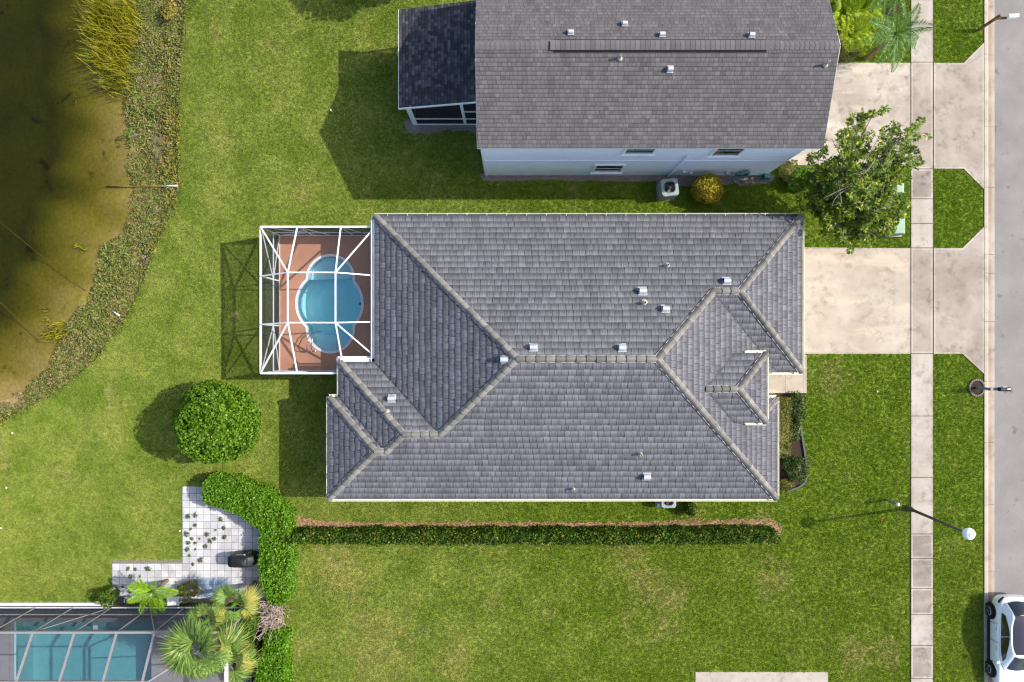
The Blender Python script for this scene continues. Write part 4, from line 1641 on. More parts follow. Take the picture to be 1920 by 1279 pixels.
for (a, b, c_, d) in ((px0 - .22, py1, px1 + .22, py1 + .22), (px0 - .22, py0, px0, py1), (px1, py0, px1 + .22, py1)):
    mb = MB()
    mb.box2((a + .004, b + .004, -.1), (c_ - .004, d - .004, 0.07))
    build('coping', mb, M['deck_grey'], pool2)
mb = MB()
mb.box((g(181, 1175)[0], g(181, 1175)[1], 0.10), (0.22, 0.22, 0.03))
build('skimmer_lid', mb, M['white'], pool2)

enc2 = thing('screen_enclosure', 'large pool cage with grey beams over the rectangular pool at the bottom left', 'pool cage', (-20, -16, 0))
M['beam_grey'] = simple('pale_grey_aluminium', C(150, 146, 146, .9), 0.5, 0.1, 0.4, 0.08, 4)
ya = -13.86
M['beam_white'] = simple('weathered_white_aluminium', C(206, 204, 204, .9), 0.5, 0.1, 0.4, 0.12, 4)
zb, zt = 3.1, 4.2
yb_ = -15.67
xe = -13.6
xi = -682 * (1 - zt / 36) / 36
ybtm = -23.8
XF = -33.5
beam(enc2, (XF, ya, zb), (xe, ya, zb), 0.10, 0.12, 'beam_grey', 'eave_beam')
beam(enc2, (xe, ya, zb), (xe, ybtm, zb), 0.15, 0.14, 'beam_white', 'eave_beam')
beam(enc2, (XF, yb_, zt), (xi, yb_, zt), 0.07, 0.10, 'beam_grey', 'ridge_beam')
beam(enc2, (xi, yb_, zt), (xi, ybtm, zt), 0.07, 0.10, 'beam_grey', 'ridge_beam')
beam(enc2, (xi, yb_, zt), (xe, ya, zb), 0.06, 0.10, 'beam_grey', 'hip_beam')
for xp in (-820, -741, -670, -898, -975):
    X = xp * (1 - zb / 36) / 36
    beam(enc2, (X, ya, 0.05), (X, ya, zb), 0.06, 0.06, 'beam_grey', 'post')
    if X < xi + .05:
        beam(enc2, (X, ya, zb), (X, yb_, zt), 0.09, 0.10, 'beam_grey', 'rafter')
        beam(enc2, (X, yb_, zt), (X, ybtm, zt), 0.07, 0.10, 'beam_grey', 'rafter')
for Y in (-16.3, -18.4, -20.6):
    beam(enc2, (xi, Y, zt), (xe, Y, zb), 0.06, 0.09, 'beam_grey', 'rafter')
    beam(enc2, (xe, Y, 0.05), (xe, Y, zb), 0.06, 0.06, 'beam_grey', 'post')
beam(enc2, (xe, ya, 0.05), (xe, ya, zb), 0.08, 0.08, 'beam_grey', 'post')
beam(enc2, (XF, ya, 0.10), (xe, ya, 0.10), 0.07, 0.09, 'white', 'base_rail')
beam(enc2, (XF, ya, 1.0), (xe, ya, 1.0), 0.05, 0.07, 'beam_grey', 'chair_rail')
for a, b in ((-820, -898), (-741, -670)):
    k = (1 - zb / 36) / 36
    beam(enc2, (a * k, ya, 0.1), (b * k, ya, zb), 0.045, 0.05, 'beam_grey', 'brace')
screen(enc2, [(XF, yb_, zt), (xi, yb_, zt), (xi, ybtm, zt), (XF, ybtm, zt)], 'screen_old')
screen(enc2, [(XF, ya, zb), (xe, ya, zb), (xi, yb_, zt), (XF, yb_, zt)], 'screen_old')
screen(enc2, [(xe, ya, zb), (xe, ybtm, zb), (xi, ybtm, zt), (xi, yb_, zt)], 'screen_old')
screen(enc2, [(XF, ya, 0.1), (xe, ya, 0.1), (xe, ya, zb), (XF, ya, zb)], 'screen_wall')
screen(enc2, [(xe, ya, 0.1), (xe, ybtm, 0.1), (xe, ybtm, zb), (xe, ya, zb)], 'screen_old')
# concrete footer strip between lawn and cage
mb = MB()
mb.box2((-34, -13.76, -.2), (g(212, 1131)[0], -13.62, 0.10))
fo = build('kerb_edging', mb, M['white'], kind='structure', label='white concrete edging between the lawn and the larger pool cage')

# ------------------------------------------------------------------ paver patio
patio = thing('patio', 'pale paver patio with weeds in the joints', None, (-16, -11, 0), kind='structure')
patch = [[(345, 912), (392, 912), (540, 985), (500, 1128), (345, 1128)], [(211, 1051), (345, 1051), (345, 1127), (211, 1127)]]
reg = [np.array([g2(*q) for q in p_]) for p_ in patch]
w_ = 0.365
count = 0
i0 = g2(211, 912)
for i in range(0, 25):
    for j in range(0, 17):
        x = i0[0] + (i + 0.5) * w_
        y = i0[1] - (j + 0.5) * w_
        c_ = np.array([[x, y]])
        if inside(c_, reg[0])[0] or inside(c_, reg[1])[0]:
            big = 0
            mb = MB()
            s_ = w_ - 0.016
            dz = random.uniform(-.006, .006)
            mb.box((x + random.uniform(-.004, .004), y + random.uniform(-.004, .004), 0.0 + dz), (s_, s_, 0.07), random.uniform(-.012, .012))
            build('paver', mb, M['paver'], patio, bevel=0.006)
            count += 1
mb = MB()
for p_ in reg:
    mb.poly([(q[0], q[1], 0.012 if p_ is reg[0] else 0.008) for q in p_])
build('joint_sand', mb, M['gravel'], patio)

# ------------------------------------------------------------------ the two storey house next door
nb = thing('house', 'pale two storey house with brown grey shingled gable roof and screened porch', 'house', (6, 12, 0))
RY, RZ = 12.08, 7.78
EY, EZ = 8.32, 6.16
PN_ = (RZ - EZ) / (RY - EY)
XL, XR = -1.5, 13.44
qS = Plane([(XL, EY), (XL, RY), (XR - .04, RY), (XR, EY)], (0, EY), (0, 1), PN_, EZ)
qN = Plane([(XL, 2 * RY - EY), (XR, 2 * RY - EY), (XR - .04, RY), (XL, RY)], (0, 2 * RY - EY), (0, -1), PN_, EZ)
LZ0, LZ1, LX0, LX1, LY0, LY1 = 3.34, 4.29, -5.34, -1.42, 11.0, 15.66
qL = Plane([(LX0, LY0), (LX1, LY0), (LX1, LY1), (LX0, LY1)], (LX0, 0), (1, 0), (LZ1 - LZ0) / (LX1 - LX0), LZ0)
nroof = roof_deck([qS, qN], 'roof', M['deck'], nb)


def shingles(planes, name, mat, par, w, e, seed, label, tint=None, butt=0.016):
    it = []
    for i, pl in enumerate(planes):
        it += tiles_for(pl, w, e, butt, 0.004, 0.008, 0.0, seed + i, None, 0.0, 0.25, tint)
    o = build(name, tile_mb(it), mat, par, kind='stuff', label=label)
    fix_normals(o)
    return o


def sh_tint(rr, P0):
    return min(1, max(0, rr.gauss(0.45, 0.22) + (0.3 if rr.random() < 0.06 else 0)))


shingles([qS, qN], 'shingle_field', M['shingle'], nroof, 0.20, 0.172, 300, 'brown grey asphalt shingle courses', sh_tint)
# ridge vent: a raised strip along the ridge, and a row of folded cap shingles beside it
xa, xb = hit(1040, 88, qS.coef())[0], hit(1437, 90, qS.coef())[0]
mb = MB()
hw = 0.24
for sgn in (-1, 1):
    pass
zr = RZ + 0.055
vs = [(xa, RY - hw, RZ - PN_ * hw + .065), (xa, RY, zr + .02), (xa, RY + hw, RZ - PN_ * hw + .065), (xb, RY - hw, RZ - PN_ * hw + .065), (xb, RY, zr + .02), (xb, RY + hw, RZ - PN_ * hw + .065)]
lo = [(p[0], p[1], p[2] - .03) for p in vs]
mb.add(vs + lo, [(0, 3, 4, 1), (1, 4, 5, 2), (0, 1, 2, 8, 7, 6), (3, 9, 10, 11, 5, 4), (0, 6, 9, 3), (2, 5, 11, 8), (6, 7, 10, 9), (7, 8, 11, 10)])
rv = build('ridge_vent', mb, M['shingle_dark'], nroof)
fix_normals(rv)
mb = MB()
mb.box2((xa - .03, RY - hw - .02, RZ - PN_ * hw - .06), (xb + .03, RY - hw - .002, RZ - PN_ * hw + .03))
mb.box2((xa - .03, RY + hw + .002, RZ - PN_ * hw - .06), (xb + .03, RY + hw + .03, RZ - PN_ * hw + .04))
build('vent_slot', mb, M['black'], rv)
it = []
r_ = random.Random(4)
cap = MB()
x = XL
while x < XR - .1:
    x2 = min(x + 0.2, XR - .04)
    lift = 0.03
    if x2 < xa - .05 or x > xb + .05:
        v0 = [(x, RY - .17, RZ - PN_ * .17 + lift + .012), (x2, RY - .17, RZ - PN_ * .17 + lift), (x2, RY, RZ + lift), (x, RY, RZ + lift + .012), (x2, RY + .17, RZ - PN_ * .17 + lift), (x, RY + .17, RZ - PN_ * .17 + lift + .012)]
    else:
        v0 = [(x, RY - .2, RZ - PN_ * .2 + .115), (x2, RY - .2, RZ - PN_ * .2 + .105), (x2, RY, RZ + .108), (x, RY, RZ + .118), (x2, RY + .2, RZ - PN_ * .2 + .105), (x, RY + .2, RZ - PN_ * .2 + .115)]
    fs = [(0, 1, 2, 3), (3, 2, 4, 5)]
    cap.add(v0, fs)
    for f in fs:
        cap.uv += [(v0[q][0] + x * 3, v0[q][1]) for q in f]
    cap.t += [min(1, max(0, r_.gauss(.5, .2)))] * 2
    x = x2 + .004
build('ridge_shingles', cap, M['shingle'], nroof, kind='stuff', label='folded shingles along the ridge')

# walls
wx0, wx1, wy0, wy1 = -1.42, 13.2, 8.63, 15.5
mb = MB()
mb.quad((wx0, wy0, -.3), (wx1, wy0, -.3), (wx1, wy0, EZ + .1), (wx0, wy0, EZ + .1))
mb.quad((wx1, wy1, -.3), (wx0, wy1, -.3), (wx0, wy1, EZ + .1), (wx1, wy1, EZ + .1))
for x in (wx0, wx1):
    mb.poly([(x, wy0, -.3), (x, wy0, EZ + .1), (x, RY, RZ - .05), (x, wy1, EZ + .1), (x, wy1, -.3)])
nw = build('wall', mb, M['stucco'], nb)
# soffits, fascia and a band course between storeys
mb = MB()
mb.box2((XL, EY + .01, EZ - .15), (XR, EY + .04, EZ - .01))
mb.box2((XL, EY + .04, EZ - .15), (XR, wy0, EZ - .13))
build('fascia', mb, M['white'], nb)
for sx in (XL, XR - .03):
    mb = MB()
    mb.bar((sx, EY + .02, EZ - .07), (sx, RY, RZ - .07), 0.03, 0.12)
    mb.bar((sx, 2 * RY - EY - .02, EZ - .07), (sx, RY, RZ - .07), 0.03, 0.12)
    build('rake_board', mb, M['white'], nb)
mb = MB()
mb.box2((XL + .1, wy0 - .03, 3.0), (wx1, wy0 - .002, 3.03))
build('band', mb, M['stucco'], nb)


def window(par, x0, x1, z0, z1, y):
    mb = MB()
    t = 0.10
    for (a, b, c_, d) in ((x0 - t, z1, x1 + t, z1 + t), (x0 - t, z0 - t, x1 + t, z0), (x0 - t, z0, x0, z1), (x1, z0, x1 + t, z1)):
        mb.box2((a, y - .07, b), (c_, y - .002, d))
    w_ = build('window', mb, M['white'], par)
    mb = MB()
    mb.box2((x0, y - .035, z0), (x1, y - .004, z1))
    build('pane', mb, M['dark_glass'], w_)
    mb = MB()
    mb.box2((x0 - .16, y - .13, z0 - t - .06), (x1 + .16, y - .002, z0 - t))
    build('sill', mb, M['white'], w_)
    mb = MB()
    mb.box2((x0, y - .045, (z0 + z1) / 2 - .02), (x1, y - .036, (z0 + z1) / 2 + .02))
    build('sash_bar', mb, M['white'], w_)


window(nb, 4.15, 5.45, 0.95, 2.2, wy0)
window(nb, 5.15, 6.4, 4.35, 5.5, wy0)
window(nb, 9.2, 10.4, 4.05, 5.5, wy0)
mb = MB()
mb.box2((wx0 + .05, wy0 - .09, 0.1), (wx0 + .14, wy0 - .01, EZ - .2))
build('downspout', mb, M['white'], nb)
mb = MB()
mb.bar((8.15, wy0 - .05, 0.1), (8.15, wy0 - .05, 4.0), 0.07, 0.06)
build('conduit', mb, M['stucco'], nb)
for (px, z, sx, sz) in ((1282, 0.9, .16, .3), (1295, 0.7, .14, .22), (1364, 0.75, .22, .3), (1376, .55, .16, .3)):
    X = g(px, 322, z)[0]
    mb = MB()
    mb.box((X, wy0 - .07, z), (sx, .13, sz))
    build('meter_box', mb, M['galv'], nb)
mb = MB()
mb.box((g(1434, 330)[0], wy0 - .12, 0.22), (0.3, 0.22, 0.42))
build('hose_bin', mb, M['teal'], nb)
# hose loop on its hanger
hx = g(1392, 318, .9)[0]
ho = thing('garden_hose', 'coiled teal garden hose hanging on the pale wall', 'hose', (hx, wy0 - .1, 0.9))
mb = MB()
for k in range(3):
    pts = [(hx + math.cos(t) * (.34 - .03 * k), wy0 - .10 - .05 * k, 0.95 + math.sin(t) * (.42 - .03 * k)) for t in np.linspace(0, 6.28, 22)]
    mb.tube(pts, 0.022, 6, cap=False)
mb.tube([(hx - .2, wy0 - .12, .6), (hx - .3, wy0 - .2, .2), (hx - .2, wy0 - .35, .03), (hx + .1, wy0 - .5, .03), (hx + .35, wy0 - .42, .03), (hx + .2, wy0 - .25, .03)], 0.02, 6)
build('coil', mb, M['teal'], ho, smooth=True)

# vents on its roof
NV = [(1070, 62, qN), (1171, 46, qN), (1241, 66, qN), (1408, 67, qN), (1256, 131, qS)]
for px, py, pl in NV:
    roof_vent(nroof, hit(px, py, pl.coef()), pl, 0.22, 'galv')
for px, py in ((1162, 110), (1547, 122)):
    vent_pipe(nroof, hit(px, py, qS.coef()), qS, 0.045, 0.4)

# screened porch
lr = roof_deck([qL], 'porch_roof', M['deck'], nb)
shingles([qL], 'shingle_field', M['shingle_dark'], lr, 0.19, 0.16, 330, 'dark shingles of the low porch roof', lambda rr, P0: rr.random() ** 2)
mb = MB()
mb.add([(LX0, LY0 - .03, LZ0 - .14), (LX1, LY0 - .03, LZ1 - .14), (LX1, LY0 - .03, LZ1 + .02), (LX0, LY0 - .03, LZ0 + .02),
        (LX0, LY0 + .0, LZ0 - .14), (LX1, LY0 + .0, LZ1 - .14), (LX1, LY0 + .0, LZ1 + .02), (LX0, LY0 + .0, LZ0 + .02)],
       [(0, 1, 2, 3), (7, 6, 5, 4), (3, 2, 6, 7), (0, 4, 5, 1), (0, 3, 7, 4)])
mb.box2((LX0 - .03, LY0 - .03, LZ0 - .14), (LX0, LY1, LZ0 + .01))
build('porch_fascia', mb, M['white'], lr)
ly, lx = 11.28, -5.06
posts = [lx + .05, -2.42, -1.5]
for x in posts:
    mb = MB()
    mb.box2((x - .07, ly - .04, 0), (x + .07, ly + .04, LZ0 - .1 + (x - lx) * .2))
    build('porch_post', mb, M['white'], nb)
mb = MB()
mb.box2((lx - .08, ly - .05, 0), (lx + .16, ly + .05, LZ0 - .1))
build('porch_post', mb, M['white'], nb)
for (z, h) in ((0.06, .12), (0.95, .06)):
    mb = MB()
    mb.box2((lx + .1, ly - .035, z - h / 2), (-1.45, ly + .035, z + h / 2))
    build('porch_rail', mb, M['white'], nb)
mb = MB()
mb.box2((-2.42, ly - .035, 2.0), (-1.45, ly + .035, 2.08))
build('porch_rail', mb, M['white'], nb)
mb = MB()
mb.box2((lx - .03, ly, 0), (lx + .03, 15.4, .12))
mb.box2((lx - .03, ly, .9), (lx + .03, 15.4, .97))
for y in (12.6, 14.0, 15.4):
    mb.box2((lx - .04, y - .04, .1), (lx + .04, y + .04, LZ0 - .1))
build('porch_frame', mb, M['white'], nb)
mb = MB()
mb.poly([(lx, ly, .1), (-1.45, ly, .1), (-1.45, ly, 4.1), (lx, ly, LZ0 - .1)])
build('porch_screen', mb, M['screen_dark'], nb)
mb = MB()
mb.poly([(lx, ly, .1), (lx, 15.4, .1), (lx, 15.4, LZ0 - .1), (lx, ly, LZ0 - .1)])
build('porch_screen', mb, M['screen_dark'], nb)
mb = MB()
mb.box2((lx - .1, ly - .06, -.1), (-1.45, 15.5, 0.03))
build('porch_floor', mb, M['deck_grey'], nb)

# ------------------------------------------------------------------ vegetation
def sphere_pts(n, seed):
    r_ = np.random.default_rng(seed)
    d = r_.normal(size=(n, 3))
    return d / np.linalg.norm(d, axis=1, keepdims=True)


def core_ball(par, c, r3, mat, name='branches', seed=1, k=0.84):
    """twiggy dense inside of a shrub"""
    import bmesh
    bm = bmesh.new()
    bmesh.ops.create_icosphere(bm, subdivisions=3, radius=1)
    P = np.array([v.co for v in bm.verts])
    f = 1 + 0.07 * lumps(P, 3, seed)
    mb = MB()
    mb.add([(c[0] + p[0] * r3[0] * k * q, c[1] + p[1] * r3[1] * k * q, max(0.02, c[2] + p[2] * r3[2] * k * q)) for p, q in zip(P, f)], [tuple(v.index for v in fa.verts) for fa in bm.faces])
    bm.free()
    return build(name, mb, mat, par, smooth=True)


def bush(label, c, r3, n, leaf, mat, seed, group=None, cat='shrub', name='shrub', lump=0.10, lf=3.2, depth=0.22, spread=0.75, flat_top=None, core=True, width=0.34, gaps=0.0, kcore=0.80):
    b = thing(name, label, cat, (c[0], c[1], zg(c[0], c[1]) if abs(c[0]) < 24 else 0), group)
    d = sphere_pts(n, seed)
    r_ = np.random.default_rng(seed + 1)
    rad = 1 + lump * lumps(d, lf, seed) - depth * r_.uniform(0, 1, n) ** 2
    P = np.array(c) + d * rad[:, None] * np.array(r3)
    if flat_top is not None:
        P[:, 2] = np.minimum(P[:, 2], flat_top + r_.normal(size=n) * 0.03)
    ok = P[:, 2] > 0.05
    if gaps:
        ok &= lumps(d, 9.0, seed + 5) + r_.normal(size=n) * .35 > -gaps
    Nn = d / np.array(r3)
    Nn /= np.linalg.norm(Nn, axis=1, keepdims=True)
    V, F = leaf_mesh(P[ok], Nn[ok], leaf, spread, seed + 2, width)
    mesh_np('foliage', V, F, mat, b)
    if core:
        core_ball(b, c, r3, mat, 'branches', seed, kcore)
    mb = MB()
    for k in range(3):
        a = k * 2.1
        mb.tube([(c[0] + .06 * math.cos(a), c[1] + .06 * math.sin(a), -0.05), (c[0] + r3[0] * .4 * math.cos(a), c[1] + r3[1] * .4 * math.sin(a), c[2])], [0.05, 0.02], 6)
    build('stem', mb, M['bark'], b)
    return b


# the big round shrub on the back lawn
z_ = 2.0
bc = g(408, 789, z_)
bush('large clipped round green shrub on the back lawn beside the house shadow', bc, (2.05, 1.97, 1.78), 26000, 0.13, M['lf_ball'], 50, lump=0.10, lf=5.0, depth=0.24, spread=1.15, gaps=.65, kcore=.72)


def hedge(label, path, width, height, n, leaf, mat, seed, parts=None, wob=0.06, name='hedge', zbase=0.0, dens_top=1.0, core_mat=None):
    """clipped hedge along a plan path; width and height may be lists along the path"""
    pts = [Vector(p) for p in path]
    b = thing(name, label, 'hedge', (pts[0].x, pts[0].y, 0))
    seg = [(pts[i + 1] - pts[i]).length for i in range(len(pts) - 1)]
    cum = np.concatenate([[0], np.cumsum(seg)])
    tot = cum[-1]
    W = width if isinstance(width, (list, tuple)) else [width] * len(pts)
    Hh = height if isinstance(height, (list, tuple)) else [height] * len(pts)

    def frame(s):
        i = min(len(seg) - 1, int(np.searchsorted(cum, s, 'right') - 1))
        t = (s - cum[i]) / seg[i]
        p = pts[i].lerp(pts[i + 1], t)
        # smooth tangent
        def tang(j):
            a = pts[max(j - 1, 0)]
            c_ = pts[min(j + 1, len(pts) - 1)]
            return (c_ - a).normalized()
        d = (tang(i) * (1 - t) + tang(i + 1) * t).normalized()
        return p, d, W[i] * (1 - t) + W[i + 1] * t, Hh[i] * (1 - t) + Hh[i + 1] * t
    r_ = np.random.default_rng(seed)
    P, N = [], []
    wm, hm = sum(W) / len(W), sum(Hh) / len(Hh)
    ptop = dens_top * wm / (dens_top * wm + 2 * hm)
    for _ in range(n):
        s = r_.uniform(-wm * .25, tot + wm * .25)
        sc = min(max(s, 0), tot)
        p, d, w, h = frame(sc)
        p = p + d * (s - sc)
        nrm = Vector((-d.y, d.x))
        lu = 1 + wob * math.sin(s * 2.1 + seed) + wob * .8 * math.sin(s * 5.3 + 1.7)
        endk = 1.0
        if s < 0 or s > tot:
            endk = math.sqrt(max(0.05, 1 - (abs(s - sc) / (wm * .25)) ** 2))
        w2 = w / 2 * lu * endk
        dep = r_.uniform(0, 1) ** 1.3 * 0.30
        u = r_.uniform()
        if u < ptop:
            v = r_.uniform(-1, 1)
            edge = abs(v) ** 6 * 0.12
            q = p + nrm * (v * w2)
            P.append((q.x, q.y, h * (1 + wob * .5 * math.sin(s * 3.1 + v)) - edge - dep))
            N.append((nrm.x * v * .4, nrm.y * v * .4, 1))
        else:
            sg = 1 if r_.uniform() < .5 else -1
            z = r_.uniform(0.02, 1) * h
            q = p + nrm * sg * (w2 - dep - 0.10 * (z / h) ** 4)
            P.append((q.x, q.y, z))
            N.append((nrm.x * sg, nrm.y * sg, .25))
    P, N = np.array(P), np.array(N)
    N /= np.linalg.norm(N, axis=1, keepdims=True)
    kk = lumps(P, 6.0, seed + 9) + r_.normal(size=len(P)) * .4 > -.95
    P, N = P[kk], N[kk]
    out_ = r_.uniform(size=len(P)) < .05
    P[out_] += N[out_] * r_.uniform(.03, .13, (out_.sum(), 1))
    V, F = leaf_mesh(P, N, leaf, 1.05, seed + 3)
    mesh_np('foliage', V, F, mat, b)
    # dense inside
    mb = MB()
    K = max(2, int(tot / 0.35))
    ring = []
    for k in range(K + 1):
        s = tot * k / K
        p, d, w, h = frame(s)
        nrm = Vector((-d.y, d.x))
        w2 = w / 2 * .78 * (1 + wob * math.sin(s * 2.1 + seed))
        hh = h * .80
        for (v, z) in ((-1, 0), (-1, .85), (-.7, 1), (.7, 1), (1, .85), (1, 0)):
            q = p + nrm * (v * w2)
            ring.append((q.x, q.y, z * hh))
    fs = []
    for k in range(K):
        for i in range(5):
            fs.append((k * 6 + i, k * 6 + i + 1, (k + 1) * 6 + i + 1, (k + 1) * 6 + i))
    fs += [(0, 1, 2, 3, 4, 5)[::-1], tuple(K * 6 + i for i in range(6))]
    mb.add(ring, fs)
    build('branches', mb, core_mat or mat, b)
    return b


# long straight hedge
Yc = (639.5 - 985) / 36 - 0.33
hedge('long straight dark green clipped hedge along the south side of the tiled house', [(-11.55, Yc - .02), (-6, Yc), (0, Yc), (6, Yc), (13.3, Yc + .06)], [.60, .68, .66, .68, .72], [1.35, 1.45, 1.5, 1.5, 1.4], 30000, 0.115, M['lf_hedge_d'], 61, wob=0.09)
# bright curved hedge round the patio
hp = [(392, 920), (432, 928), (478, 946), (514, 982), (514, 1030), (513, 1092), (520, 1122)]
hz = 1.25
hedge('bright green leafy hedge curving round the paver patio', [g2(a, b, hz) for a, b in hp], [1.45, 1.75, 1.75, 1.8, 1.6, 1.66, 1.3], [1.25, 1.35, 1.35, 1.3, 1.3, 1.3, 1.2], 30000, 0.105, M['lf_hedge_l'], 71, wob=0.04, dens_top=1.6)
hp2 = [(514, 1200), (508, 1240), (506, 1290), (505, 1400)]
hedge('patchy green hedge beside the palms below the dead stretch', [g2(a, b, 1.2) for a, b in hp2], [1.3, 1.5, 1.6, 1.6], [1.0, 1.2, 1.25, 1.2], 15000, 0.105, M['lf_hedge_l'], 73, wob=0.06, dens_top=1.6)
# dead stretch of hedge: bare twigs
dc = g(508, 1158, 0.7)
dt = thing('dead_shrub', 'dead leafless grey brown shrub gap in the bright hedge', 'shrub', (dc[0], dc[1], 0))
r_ = np.random.default_rng(5)
mb = MB()
for k in range(420):
    a, e_ = r_.uniform(0, 6.28), r_.uniform(0.25, 1.3)
    L_ = r_.uniform(.5, 1.15)
    p0 = Vector((dc[0] + r_.normal() * .26, dc[1] + r_.normal() * .42, 0.2 + r_.uniform(0, .5)))
    p1 = p0 + Vector((math.cos(a) * math.cos(e_) * .6, math.sin(a) * math.cos(e_) * .75, math.sin(e_) * .75)) * L_
    mb.tube([p0, (p0 + p1) / 2 + Vector(r_.normal(size=3) * .05), p1], [0.020, 0.014, 0.007], 4, cap=False)
build('twigs', mb, M['lf_dead'], dt)

# yellow variegated shrub by the condenser
bush('yellow variegated clipped shrub at the foot of the pale wall beside the condenser', g(1327, 354, .75), (.80, .70, .75), 3600, 0.10, M['lf_yellow'], 81, flat_top=1.38, lump=0.08, spread=0.9)
bush('small bright green shrub in the sun at the corner of the pale house', g(1500, 339, .35), (.62, .55, .42), 1600, 0.10, M['lf_green'], 83, lump=0.18)
bush('low olive shrub against the east corner of the pale wall', g(1476, 322, .35), (.55, .6, .4), 1400, 0.09, M['lf_olive'], 85, lump=0.2)
bush('orange tinged small shrub under the gable end of the shingled roof', g(1592, 98, .4), (.55, .55, .5), 1500, 0.09, M['lf_olive'], 87, lump=0.2)
# front garden bed
hedge('clipped olive box hedge hugging the front wall of the tiled house', [g2(1474, 752, .8), g2(1472, 800, .8), g2(1470, 852, .8)], [.72, .86, .72], .85, 3600, 0.075, M['lf_olive'], 91, wob=.04, dens_top=2)
bush('ferny dark green shrub beside the front walk in the mulch bed', g(1494, 764, .4), (.42, .72, .5), 1700, 0.10, M['lf_bed'], 93, lump=.3, core=False)
bush('thin leafy shrub in the middle of the front mulch bed', g(1488, 806, .3), (.32, .6, .38), 900, 0.10, M['lf_bed'], 95, lump=.3, core=False)
bush('pale speckled loose shrub at the edging of the front mulch bed', g(1494, 880, .45), (.55, .6, .5), 2000, 0.09, M['lf_bed'], 97, lump=.25, core=False)
bush('small reddish olive shrub at the south end of the front mulch bed', g(1472, 907, .3), (.5, .3, .32), 1100, 0.08, M['lf_olive'], 99, lump=.2)
bush('small shrub at the lower edge of the tiled house by its condenser', g(1295, 953, .4), (.30, .40, .45), 900, 0.09, M['lf_hedge_d'], 101, lump=.15)
# shrubs beside the palms
bush('dark green shrub between the palms and the hedge', g(466, 1165, .8), (.65, .9, .8), 2200, 0.14, M['lf_hedge_d'], 103, lump=.2)
bush('dark green shrub at the bottom edge below the palms', g(462, 1225, .8), (.6, 1.0, .7), 2200, 0.14, M['lf_hedge_d'], 105, lump=.2)
bush('brown and yellow scruffy plant between patio and small palm', g(352, 1105, .4), (.55, .35, .45), 900, 0.16, M['lf_olive'], 107, lump=.35, core=False, width=.16)
bush('green spiky potted plant on the patio corner', g(203, 1118, .5), (.42, .42, .5), 700, 0.2, M['lf_hedge_d'], 109, lump=.3, core=False, width=.14)


# broad-leaved street tree: trunk, limbs, twigs and rosettes of leaves
def limb(mb, p0, p1, r0, r1, r_, bend=0.12, n=5):
    p0, p1 = Vector(p0), Vector(p1)
    L_ = (p1 - p0).length
    side = Vector(r_.normal(size=3)) * L_ * bend
    pts = [p0.lerp(p1, t) + side * math.sin(math.pi * t) for t in np.linspace(0, 1, n)]
    mb.tube(pts, [r0 + (r1 - r0) * t for t in np.linspace(0, 1, n)], 7)
    return pts


